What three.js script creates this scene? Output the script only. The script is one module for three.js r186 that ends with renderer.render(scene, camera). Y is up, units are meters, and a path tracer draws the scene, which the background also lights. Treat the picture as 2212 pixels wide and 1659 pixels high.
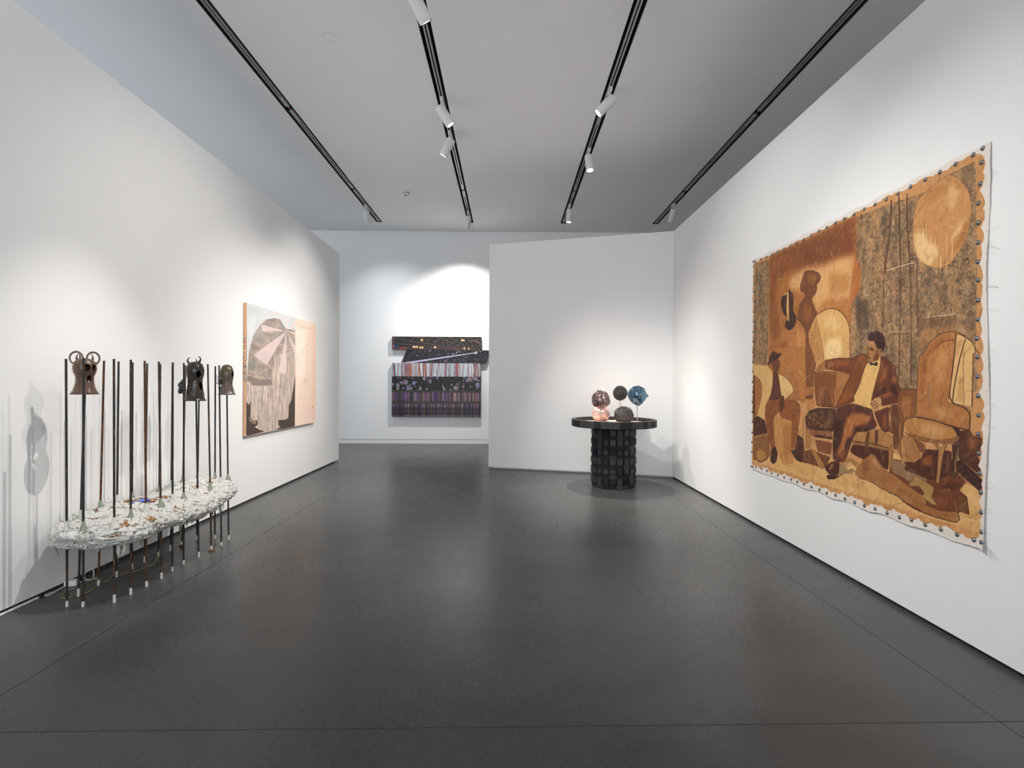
import * as THREE from 'three';
import { mergeGeometries, toCreasedNormals, mergeVertices } from 'three/addons/utils/BufferGeometryUtils.js';
import { RoundedBoxGeometry } from 'three/addons/geometries/RoundedBoxGeometry.js';
import { ImprovedNoise } from 'three/addons/math/ImprovedNoise.js';
import { RectAreaLightUniformsLib } from 'three/addons/lights/RectAreaLightUniformsLib.js';
import { Brush, Evaluator, SUBTRACTION } from 'three-bvh-csg';

// ---------- camera, daylight, exposure ----------
const scene = new THREE.Scene();
const camera = new THREE.PerspectiveCamera(75.06, 2212 / 1659, 0.05, 100);
camera.position.set(0, 1.5, 0);
camera.rotation.set(-0.0014, -0.0083, 0.005, 'YXZ');
const renderer = new THREE.WebGLRenderer();
renderer.toneMapping = THREE.LinearToneMapping;
renderer.toneMappingExposure = 1.0;
renderer.shadowMap.enabled = true;
scene.background = new THREE.Color(0.5, 0.6, 0.75);
RectAreaLightUniformsLib.init();
const DAY = new THREE.Color(0.93, 0.965, 1.0), SHADE = new THREE.Color(0.84, 0.93, 1.0);
function daylight(color, x, y, z, w, h, lookX, lookY, lookZ, strength) {
  const l = new THREE.RectAreaLight(color, strength, w, h);
  l.position.set(x, y, z); l.lookAt(lookX, lookY, lookZ); scene.add(l);
}
daylight(DAY, 0, 2.45, 6.0, 11.0, 3.7, 0, 2.45, 0, 3.5);            // glazed wall behind the camera
daylight(SHADE, -8.95, 3.2, -5.0, 9.0, 2.6, 0, 3.2, -5.0, 2.2);     // window of the side gallery on the left
const SPOT = 1.0;                                            // strength of all the spotlights

// ---------- helpers ----------
function mulberry(a) { return () => { a = (a + 0x6d2b79f5) | 0; let t = Math.imul(a ^ (a >>> 15), 1 | a); t = (t + Math.imul(t ^ (t >>> 7), 61 | t)) ^ t; return ((t ^ (t >>> 14)) >>> 0) / 4294967296; }; }
const perlin = new ImprovedNoise();
const fbm = (x, y, z, o = 4) => { let s = 0, a = 1, n = 0; for (let i = 0; i < o; i++) { s += a * perlin.noise(x, y, z); n += a; a *= 0.5; x *= 2.03; y *= 2.03; z *= 2.03; } return s / n; };
const taken = new Map();
const numbered = (name) => { const n = taken.get(name) ?? 0; taken.set(name, n + 1); return n ? `${name}_${String(n).padStart(3, '0')}` : name; };
function mesh(name, geometry, material, parent) {
  const m = new THREE.Mesh(geometry, material);
  m.name = parent ? name : numbered(name); m.castShadow = m.receiveShadow = true;
  (parent ?? scene).add(m); return m;
}
function thing(name, label, category, at = [0, 0, 0], turn = 0, group) {
  const o = new THREE.Group(); o.name = numbered(name); o.position.set(...at); o.rotation.y = turn; scene.add(o);
  o.userData = { label, category }; if (group) o.userData.group = group; return o;
}
const tag = (o, label, category, group) => { o.userData = { label, category }; if (group) o.userData.group = group; return o; };
const struct = (o, label, category) => { o.userData = { kind: 'structure', label, category }; return o; };
const box = (w, h, d, x = 0, y = 0, z = 0) => new THREE.BoxGeometry(w, h, d).translate(x, y, z);
const span = (x0, x1, y0, y1, z0, z1) => box(x1 - x0, y1 - y0, z1 - z0, (x0 + x1) / 2, (y0 + y1) / 2, (z0 + z1) / 2);
function prism(pts, y0, y1) {                       // polygon of [x, z], between two heights
  const s = new THREE.Shape(pts.map(([x, z]) => new THREE.Vector2(x, -z)));
  return new THREE.ExtrudeGeometry(s, { depth: y1 - y0, bevelEnabled: false }).rotateX(-Math.PI / 2).translate(0, y0, 0);
}
function metric(g, k = 1) {                         // uv in metres, by the way each face points
  const p = g.attributes.position, n = g.attributes.normal, uv = new Float32Array(p.count * 2);
  for (let i = 0; i < p.count; i++) {
    const x = Math.abs(n.getX(i)), y = Math.abs(n.getY(i)), z = Math.abs(n.getZ(i));
    const [a, b] = y >= x && y >= z ? [p.getX(i), p.getZ(i)] : x >= z ? [p.getZ(i), p.getY(i)] : [p.getX(i), p.getY(i)];
    uv[2 * i] = a * k; uv[2 * i + 1] = b * k;
  }
  g.setAttribute('uv', new THREE.BufferAttribute(uv, 2)); return g;
}
const bare = (g) => { const o = g.index ? g.toNonIndexed() : g.clone(); for (const k of Object.keys(o.attributes)) if (!['position', 'normal', 'uv'].includes(k)) o.deleteAttribute(k); return o; };
const join = (...gs) => mergeGeometries(gs.flat().map(bare));
const tube = (pts, r, seg = 40, sides = 6) => new THREE.TubeGeometry(new THREE.CatmullRomCurve3(pts.map((p) => new THREE.Vector3(...p))), seg, r, sides);
const std = (color, roughness = 0.6, more = {}) => new THREE.MeshStandardMaterial({ color, roughness, ...more });
function canvasTexture(w, h, draw, srgb = true) {
  const c = document.createElement('canvas'); c.width = w; c.height = h; draw(c.getContext('2d'), w, h);
  const t = new THREE.CanvasTexture(c); if (srgb) t.colorSpace = THREE.SRGBColorSpace; t.magFilter = THREE.LinearFilter; return t;
}
function dataTexture(n, f, srgb = false) {          // f(i, j) -> [r, g, b] of 0..255
  const d = new Uint8Array(n * n * 4);
  for (let j = 0; j < n; j++) for (let i = 0; i < n; i++) { const c = f(i, j), o = (j * n + i) * 4; d[o] = c[0]; d[o + 1] = c[1]; d[o + 2] = c[2]; d[o + 3] = 255; }
  const t = new THREE.DataTexture(d, n, n); t.magFilter = THREE.LinearFilter; t.wrapS = t.wrapT = THREE.MirroredRepeatWrapping;
  if (srgb) t.colorSpace = THREE.SRGBColorSpace; t.needsUpdate = true; return t;
}

// ---------- materials of the room ----------
const M = {};
const rollerBump = dataTexture(256, (i, j) => { const v = 128 + 90 * fbm(i * 0.19, j * 0.19, 3.3, 2); return [v, v, v]; });
M.wall = std(new THREE.Color(0.86, 0.86, 0.86), 0.85, { bumpMap: rollerBump, bumpScale: 0.0003 });
M.ceiling = std(new THREE.Color(0.88, 0.88, 0.88), 0.9);
M.reveal = M.wall;
M.white = std(new THREE.Color(0.80, 0.80, 0.80), 0.45);
M.black = std(new THREE.Color(0.012, 0.012, 0.012), 0.6);
{
  // polished dark concrete: trowel clouds, hairline cracks, scuffs and specks
  const N = 2048, K = 10.24 / N;                    // 5 mm a pixel
  const grain = mulberry(11);
  const cloud = (x, y) => {
    const w = fbm(x * 0.5 + 7, y * 0.5, 1.5, 3);
    return 0.9 * fbm(x * 0.5 + w, y * 0.8 - w, 0.3, 3) + 0.4 * fbm(x * 1.5 + 2 * w, y * 2.6 + 1.4 * w, 4.1, 3) + 0.08 * fbm(x * 6, y * 11, 2.2, 2);
  };
  const field = new Float32Array(512 * 512);
  for (let j = 0; j < 512; j++) for (let i = 0; i < 512; i++) field[j * 512 + i] = cloud(i * K * 4, j * K * 4);
  M.floorColor = canvasTexture(N, N, (g) => {
    const im = g.createImageData(N, N), d = im.data;
    for (let j = 0; j < N; j++) for (let i = 0; i < N; i++) {
      const fi = i / 4, fj = j / 4, a = Math.floor(fi), b = Math.floor(fj), u = fi - a, v = fj - b, a1 = Math.min(a + 1, 511), b1 = Math.min(b + 1, 511);
      const c = (field[b * 512 + a] * (1 - u) + field[b * 512 + a1] * u) * (1 - v) + (field[b1 * 512 + a] * (1 - u) + field[b1 * 512 + a1] * u) * v;
      const n = (grain() - 0.5) * 9, o = (j * N + i) * 4, k = 77 + 15 * c + n;
      d[o] = k * 1.0; d[o + 1] = k * 0.995; d[o + 2] = k * 0.99; d[o + 3] = 255;
    }
    g.putImageData(im, 0, 0);
    const r = mulberry(5);
    g.lineCap = 'round';
    for (let k = 0; k < 260; k++) {                 // fine scratches
      const x = r() * N, y = r() * N, a = (r() - 0.5) * 1.2 + (r() < 0.5 ? 0 : 1.3), L = 10 + r() * 60;
      g.strokeStyle = `rgba(190,190,190,${0.03 + r() * 0.06})`; g.lineWidth = 0.5 + 0.6 * r();
      g.beginPath(); g.moveTo(x, y); g.lineTo(x + Math.cos(a) * L, y + Math.sin(a) * L); g.stroke();
    }
    for (let k = 0; k < 22; k++) {                  // brushed scuff bundles
      const x = r() * N, y = r() * N, a = r() * 3.1;
      for (let q = 0; q < 14; q++) { const L = 16 + r() * 60, ox = (r() - 0.5) * 26, oy = (r() - 0.5) * 18; g.strokeStyle = `rgba(170,172,176,${0.01 + r() * 0.03})`; g.lineWidth = 0.7 + r() * 1.6; g.beginPath(); g.moveTo(x + ox, y + oy); g.lineTo(x + ox + Math.cos(a) * L, y + oy + Math.sin(a) * L); g.stroke(); }
    }
    for (let k = 0; k < 260; k++) { g.fillStyle = `rgba(200,200,195,${0.15 + r() * 0.4})`; g.fillRect(r() * N, r() * N, 0.7 + r() * 0.7, 0.7 + r() * 0.7); }
    for (let k = 0; k < 9; k++) {                   // wandering hairline cracks
      let x = r() * N, y = r() * N, a = r() * 6.3; g.strokeStyle = 'rgba(18,18,18,0.55)'; g.lineWidth = 0.9; g.beginPath(); g.moveTo(x, y);
      for (let q = 0; q < 60; q++) { a += (r() - 0.5) * 0.7; x += Math.cos(a) * 9; y += Math.sin(a) * 9; g.lineTo(x, y); } g.stroke();
    }
    const px = (m) => (m + 5.12) / K;               // metres from the middle of the map
    g.save();                                       // the long pale scuff beside the left joint
    for (let q = 0; q < 150; q++) { const z = 2.75 + r() * 1.0, x = -2.36 + (r() - 0.55) * (0.16 + 0.24 * Math.abs(z - 3.2)); g.strokeStyle = `rgba(200,200,202,${0.01 + r() * 0.035})`; g.lineWidth = 0.8 + r() * 1.6; g.beginPath(); g.moveTo(px(x), px(z - 4.6)); g.lineTo(px(x - 0.05 + 0.05 * r()), px(z - 4.6 - 0.12 - r() * 0.25)); g.stroke(); }
    g.restore();
  });
  M.floorColor.wrapS = M.floorColor.wrapT = THREE.MirroredRepeatWrapping;
  M.floorRough = dataTexture(1024, (i, j) => { const c = field[(j >> 1) * 512 + (i >> 1)], v = 255 * Math.min(0.55, Math.max(0.16, 0.28 + 0.06 * c + 0.05 * (grain() - 0.5))); return [v, v, v]; });
  M.floor = new THREE.MeshPhysicalMaterial({ map: M.floorColor, roughnessMap: M.floorRough, roughness: 1, ior: 1.5, specularIntensity: 0.36 });
}

// ---------- floor: cast slabs with saw-cut joints ----------
{
  const floor = new THREE.Group(); floor.name = 'floor'; scene.add(floor);
  struct(floor, 'dark grey polished concrete floor with saw-cut joints', 'floor');
  const xs = [-9.1, -7.01, -2.407, 2.203, 6.81, 9.1], zs = [6.2, 4.3, -2.18, -8.66, -12.75], J = 0.0022, skew = (x, z, on) => z - (on ? 0.0141 * x : 0);
  for (let i = 0; i < xs.length - 1; i++) for (let j = 0; j < zs.length - 1; j++) {
    const x0 = xs[i] + J, x1 = xs[i + 1] - J, s0 = j > 0, s1 = j < zs.length - 2;
    const g = prism([[x0, skew(x0, zs[j], s0) - J], [x1, skew(x1, zs[j], s0) - J], [x1, skew(x1, zs[j + 1], s1) + J], [x0, skew(x0, zs[j + 1], s1) + J]], -0.06, 0);
    metric(g); const uv = g.attributes.uv;
    for (let k = 0; k < uv.count; k++) uv.setXY(k, (uv.getX(k) + 5.12) / 10.24, (uv.getY(k) + 9.72) / 10.24);
    mesh('slab', g, M.floor, floor);
  }
  mesh('joint_bed', span(-9.1, 9.1, -0.12, -0.03, -12.8, 6.2), std(new THREE.Color(0.06, 0.06, 0.06), 0.9), floor);
}

// ---------- ceiling: panels with four slots for the lighting tracks ----------
const CEIL = 5.25, TRACKS = [-3.02, -0.89, 1.28, 3.43], SLOT = 0.068, TRACK_END = -11.70;
{
  const ceiling = new THREE.Group(); ceiling.name = 'ceiling'; scene.add(ceiling);
  struct(ceiling, 'light grey painted ceiling with four recessed track slots', 'ceiling');
  const edges = [-9.1, ...TRACKS.flatMap((x) => [x - SLOT, x + SLOT]), 9.1];
  for (let k = 0; k < edges.length; k += 2) mesh('ceiling_panel', span(edges[k], edges[k + 1], CEIL, CEIL + 0.13, TRACK_END, 6.2), M.ceiling, ceiling);
  const ends = [-9.1, TRACKS[1] + 0.03, TRACKS[2] + 0.03, 9.1];
  for (let k = 0; k < 3; k++) mesh('ceiling_panel', span(ends[k] + (k ? 0.003 : 0), ends[k + 1] - (k < 2 ? 0.003 : 0), CEIL, CEIL + 0.13, -12.8, TRACK_END - (k ? 0.006 : 0.0005)), M.ceiling, ceiling);
  mesh('ceiling_deck', span(-9.1, 9.1, CEIL + 0.14, CEIL + 0.24, -12.8, 6.2), M.black, ceiling);
}

// ---------- walls ----------
{
  const wall = (name, g, label) => struct(mesh(name, metric(g), M.wall), label, 'wall');
  const plinth = (name, g) => struct(mesh(name, g, M.reveal), 'recessed plinth along the foot of the wall', 'plinth');
  wall('wall_left', span(-3.40, -3.24, 0.026, 3.975, -9.62, 1.6), 'white freestanding wall on the left, not reaching the ceiling');
  plinth('trim_1', span(-3.36, -3.30, 0, 0.026, -9.56, 1.54));
  wall('wall_right', span(2.64, 2.80, 0.026, 3.945, -8.28, 1.6), 'white freestanding wall on the right with the brown canvas');
  plinth('trim_2', span(2.70, 2.76, 0, 0.026, -8.24, 1.54));
  const A = [2.72, -8.1265], B = [-0.292, -8.995], u = new THREE.Vector2(B[0] - A[0], B[1] - A[1]).normalize(), n = [u.y, -u.x];   // n points away from the camera
  const off = (p, d, e = 0) => [p[0] + n[0] * d + u.x * e, p[1] + n[1] * d + u.y * e];
  wall('wall_middle', prism([A, B, off(B, 0.16), off(A, 0.16)], 0.026, 3.95), 'white angled partition wall behind the round black table');
  plinth('trim_3', prism([off(A, 0.06, 0.02), off(B, 0.06, -0.06), off(B, 0.12, -0.06), off(A, 0.12, 0.02)], 0, 0.026));
  const zb = () => -12.365;
  wall('wall_back', prism([[-9.05, zb(-9.05)], [9.05, zb(9.05)], [9.05, zb(9.05) - 0.25], [-9.05, zb(-9.05) - 0.25]], 0.105, CEIL - 0.002), 'white far wall with the six-part painting');
  struct(mesh('baseboard_back', prism([[-9.05, zb(-9.05) + 0.004], [9.05, zb(9.05) + 0.004], [9.05, zb(9.05) - 0.2], [-9.05, zb(-9.05) - 0.2]], 0, 0.094), M.white), 'white baseboard along the far wall', 'baseboard');
  struct(mesh('trim_4', prism([[-9.05, zb(-9.05) - 0.05], [9.05, zb(9.05) - 0.05], [9.05, zb(9.05) - 0.2], [-9.05, zb(-9.05) - 0.2]], 0.094, 0.105), M.wall), 'thin recessed line above the baseboard', 'trim');
  // outer shell: side galleries and the wall behind the camera, with their windows
  const hole = (x, z0, z1, y0, y1, t) => join(span(x, x + t, 0, y0, -12.2, 6.1), span(x, x + t, y1, CEIL - 0.002, -12.2, 6.1), span(x, x + t, y0, y1, -12.2, z0), span(x, x + t, y0, y1, z1, 6.1));
  wall('wall_far_left', hole(-9.25, -9.6, -0.4, 1.85, 4.55, 0.2), 'outer wall of the gallery beyond the left wall');
  wall('wall_far_right', span(9.05, 9.25, 0, CEIL - 0.002, -12.2, 6.1), 'outer wall of the gallery beyond the right wall');
  wall('wall_front', join(span(-9.25, 9.25, 0, 0.55, 6.1, 6.3), span(-9.25, 9.25, 4.35, CEIL - 0.002, 6.1, 6.3), span(-9.25, -5.55, 0.55, 4.35, 6.1, 6.3), span(5.55, 9.25, 0.55, 4.35, 6.1, 6.3)), 'wall behind the camera');
  const pane = std(0x9fb4cc, 0.4, { emissive: DAY, emissiveIntensity: 0.3 });
  const windowAt = (name, label, w, h, x, y, z, turn) => {
    const o = new THREE.Group(); o.name = name; o.position.set(x, y, z); o.rotation.y = turn; scene.add(o); struct(o, label, 'window');
    const b = 0.06;
    mesh('window_frame', join(box(w, b, 0.1, 0, h / 2 - b / 2), box(w, b, 0.1, 0, -h / 2 + b / 2), box(b, h, 0.1, -w / 2 + b / 2), box(b, h, 0.1, w / 2 - b / 2), box(b, h, 0.08, -w / 6), box(b, h, 0.08, w / 6)), M.white, o);
    for (let k = -1; k <= 1; k++) mesh('pane', box(w / 3 - b, h - b, 0.02, k * w / 3), pane, o);
  };
  windowAt('window_1', 'frosted glazed wall behind the camera', 11.1, 3.8, 0, 2.45, 6.18, Math.PI);
  windowAt('window_2', 'frosted daylight window of the left side gallery', 9.2, 2.7, -9.13, 3.2, -5.0, Math.PI / 2);
}

// ---------- lighting tracks ----------
{
  M.liner = std(new THREE.Color(0.025, 0.025, 0.026), 0.7); M.rail = std(new THREE.Color(0.42, 0.42, 0.42), 0.45, { metalness: 0.4 }); M.copper = std(new THREE.Color(0.30, 0.10, 0.04), 0.4, { metalness: 0.8 });
  const names = ['leftmost', 'second from the left, with four white spotlights', 'third from the left, over the table', 'rightmost'];
  TRACKS.forEach((x, k) => {
    const t = thing('lighting_track', `recessed ceiling lighting track in a black slot, ${names[k]}`, 'light track', [x, CEIL, 0], 0, 'lighting tracks in the ceiling');
    const z0 = TRACK_END + 0.001, z1 = 6.05, w = SLOT - 0.001;
    mesh('slot_liner', join(span(-w, -w + 0.004, 0, 0.125, z0, z1), span(w - 0.004, w, 0, 0.125, z0, z1), span(-w, w, 0.12, 0.128, z0, z1), span(-w, w, 0.0, 0.125, z0, z0 + 0.004)), M.liner, t);
    const cuts = [TRACK_END + 0.04, -9.75, -6.9, -4.05, -1.2, 1.65, 4.5, 6.0];
    for (let i = 0; i < cuts.length - 1; i++) {
      const a = cuts[i] + (i ? 0.05 : 0), b = cuts[i + 1] - 0.05;
      const r = mesh('rail', join(span(-0.028, -0.009, 0.006, 0.05, a, b), span(0.009, 0.028, 0.006, 0.05, a, b), span(-0.028, 0.028, 0.034, 0.05, a, b)), M.rail, t);
      mesh('end_plate', span(-0.009, 0.009, 0.007, 0.03, a, a + 0.22), M.rail, r); mesh('end_plate', span(-0.009, 0.009, 0.007, 0.03, b - 0.30, b), M.rail, r);
      mesh('conductor', span(-0.008, 0.008, 0.030, 0.033, a + 0.22, b - 0.3), M.liner, r);
      if (i) mesh('contact', span(-0.010, 0.010, 0.012, 0.03, a - 0.07, a - 0.01), M.copper, t);
    }
  });
}

// ---------- spotlights on the tracks ----------
{
  const LEN = 0.27, R = 0.065, up = new THREE.Vector3(0, 1, 0);
  const shell = [[0.0001, 0], [R - 0.008, 0], [R, 0.008], [R, LEN - 0.003], [R - 0.002, LEN], [R - 0.005, LEN], [R - 0.006, LEN - 0.035], [0.0001, LEN - 0.04]].map(([r, y]) => new THREE.Vector2(r, -y));
  const housingG = toCreasedNormals(new THREE.LatheGeometry(shell, 40), 0.6), ringG = new THREE.TorusGeometry(R - 0.0075, 0.0045, 8, 40).rotateX(Math.PI / 2).translate(0, -LEN + 0.002, 0);
  const lensG = new THREE.CylinderGeometry(R - 0.012, R - 0.012, 0.004, 36).translate(0, -LEN + 0.024, 0);
  const adapterG = join(new RoundedBoxGeometry(0.044, 0.042, 0.15, 3, 0.004).translate(0, -0.0215, 0), box(0.030, 0.012, 0.10, 0, -0.046, 0));
  const stemG = join(new THREE.CylinderGeometry(0.007, 0.007, 0.07, 12).translate(0, -0.06, 0), new THREE.CylinderGeometry(0.013, 0.013, 0.03, 16).translate(0, -0.1, 0));
  M.lamp = std(new THREE.Color(0.74, 0.74, 0.74), 0.5); M.lampTrim = std(new THREE.Color(0.02, 0.02, 0.02), 0.4);
  M.lens = std(0xffffff, 0.3, { emissive: new THREE.Color(1, 0.97, 0.92), emissiveIntensity: 6 });
  function spotlight(label, x, z, aim, cd, half, soft, color = [1, 0.955, 0.90]) {
    const t = thing('track_spotlight', label, 'spotlight', [x, CEIL, z], 0, 'white spotlights on the ceiling tracks');
    mesh('adapter', adapterG, M.lamp, t); mesh('stem', stemG, M.lamp, t);
    const pivot = new THREE.Vector3(0, -0.125, 0), d = new THREE.Vector3(...aim).sub(new THREE.Vector3(x, CEIL - 0.125, z)).normalize();
    const h = mesh('housing', housingG, M.lamp, t);
    h.quaternion.setFromUnitVectors(up.clone().negate(), d); h.position.copy(pivot).addScaledVector(d, -0.06).add(new THREE.Vector3(0, -0.03, 0));
    mesh('trim_ring', ringG, M.lampTrim, h); mesh('lens', lensG, M.lens, h);
    const l = new THREE.SpotLight(new THREE.Color(...color), cd * SPOT, 0, half, soft, 2);
    l.position.copy(h.position).addScaledVector(d, LEN + 0.012); l.castShadow = true; l.shadow.radius = 0.7; l.shadow.mapSize.set(1024, 1024);
    t.add(l); l.target.position.set(...aim); l.target.updateMatrixWorld();
  }
  const [T1, T2, T3, T4] = TRACKS;
  spotlight('white spotlight at the top edge of the picture, turned toward the round table', T2, -4.68, [1.75, 0.6, -7.3], 34, 0.42, 0.6);
  spotlight('lit white spotlight on the second track, its glowing face turned right', T2, -6.62, [1.9, 0.8, -7.1], 22, 0.52, 0.7);
  spotlight('lit white spotlight on the second track, its glowing face turned left', T2, -7.5, [-3.2, 1.0, -8.0], 24, 0.66, 1);
  spotlight('white spotlight at the far end of the second track, back turned', T2, -10.95, [-1.3, 1.7, -12.35], 50, 0.9, 1, [1, 0.98, 0.95]);
  spotlight('tilted white spotlight on the third track, glowing face turned left', T3, -6.36, [-3.2, 0.7, -6.7], 66, 0.48, 0.9);
  spotlight('white spotlight on the third track with a round glare, facing the table', T3, -8.0, [1.6, 0.0, -6.75], 66, 0.37, 0.5);
  spotlight('white spotlight at the far end of the third track, pointing straight down', T3, -10.5, [0.9, 0.5, -10.3], 10, 0.6, 0.8);
  spotlight('white spotlight at the far end of the leftmost track', T1, -10.62, [-2.7, 1.8, -12.35], 10, 0.9, 1, [0.96, 0.98, 1]);
  spotlight('faint white spotlight at the far end of the rightmost track', T4, -10.4, [3.0, 1.6, -12.4], 12, 0.6, 0.8);
  spotlight('spotlight above the rebar sculpture, just out of the picture', T2, -3.75, [-3.1, 0.55, -3.75], 34, 0.33, 0.6);
  spotlight('spotlight on the second track overhead, aimed at the near half of the canvas', T2, -2.9, [2.63, 0.8, -3.1], 36, 0.55, 1);
  spotlight('spotlight on the third track overhead, aimed at the rebar sculpture', T3, -4.3, [-3.2, 1.9, -5.0], 24, 0.5, 1);
  spotlight('spotlight on the third track overhead, aimed at the near left wall', T3, -2.4, [-3.2, 2.6, -3.7], 9, 0.75, 1);
  spotlight('spotlight on the second track overhead, aimed at the far half of the canvas', T2, -4.1, [2.63, 1.3, -5.2], 26, 0.66, 1);
}

// ---------- small ceiling fittings ----------
{
  const s = thing('smoke_detector', 'small round white smoke detector on the ceiling', 'smoke detector', [-2.03, CEIL, -9.86]);
  const prof = [[0.0001, 0], [0.092, 0], [0.092, -0.008], [0.084, -0.014], [0.07, -0.018], [0.066, -0.04], [0.05, -0.05], [0.0001, -0.052]].map(([r, y]) => new THREE.Vector2(r, y));
  mesh('base', toCreasedNormals(new THREE.LatheGeometry(prof, 36), 0.5), M.white, s);
  for (let k = 0; k < 6; k++) { const a = k * Math.PI / 3 + 0.26; mesh('vent', new THREE.TorusGeometry(0.069, 0.006, 6, 10, 0.7).rotateX(Math.PI / 2).rotateY(-a).translate(0, -0.028, 0), M.black, s); }
  mesh('sensor_cap', new THREE.CylinderGeometry(0.018, 0.02, 0.012, 20).translate(0, -0.056, 0), M.black, s);
  mesh('status_light', new THREE.SphereGeometry(0.004, 8, 6).translate(-0.04, -0.05, 0.01), std(0x8a3040, 0.4), s);
  const c = thing('cover_plate', 'flat round blank cover plate, hardly visible on the ceiling', 'cover plate', [-1.96, CEIL, -5.45]);
  mesh('disc', new THREE.CylinderGeometry(0.073, 0.072, 0.0025, 40).translate(0, -0.00125, 0), M.ceiling, c);
  mesh('gap_ring', new THREE.TorusGeometry(0.075, 0.0012, 6, 48).rotateX(Math.PI / 2).translate(0, -0.0006, 0), std(new THREE.Color(0.45, 0.45, 0.45), 0.9), c);
}

// ---------- sculpture of reinforcing bars through a plaster log ----------
const RODS = [   // foot x, foot z, top x, top height, kind (0 dark, 1 half rusty, 2 rusty), front row?
  [-2.924, -3.347, -2.937, 1.646, 1], [-2.814, -3.342, -2.817, 1.653, 0], [-2.657, -3.405, -2.666, 1.651, 1], [-2.645, -3.536, -2.651, 1.651, 1], [-2.633, -3.674, -2.654, 1.65, 2], [-2.625, -3.82, -2.652, 1.65, 1],
  [-2.646, -3.974, -2.649, 1.651, 0], [-2.649, -4.116, -2.654, 1.652, 0], [-2.631, -4.287, -2.660, 1.42, 0], [-2.619, -4.448, -2.657, 1.655, 1], [-2.615, -4.596, -2.642, 1.65, 0], [-2.637, -4.755, -2.660, 1.45, 0],
  [-2.984, -3.505, -2.944, 1.48, 0], [-2.997, -3.692, -2.963, 1.65, 2], [-2.993, -3.854, -2.982, 1.651, 0], [-2.994, -4.014, -2.995, 1.651, 1], [-3.007, -4.172, -2.993, 1.648, 1], [-2.993, -4.316, -2.983, 1.648, 0],
  [-2.983, -4.455, -2.972, 1.648, 1], [-2.967, -4.579, -2.938, 1.648, 2], [-2.943, -4.764, -2.925, 1.62, 0], [-2.789, -4.792, -2.791, 1.648, 0]];
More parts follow.
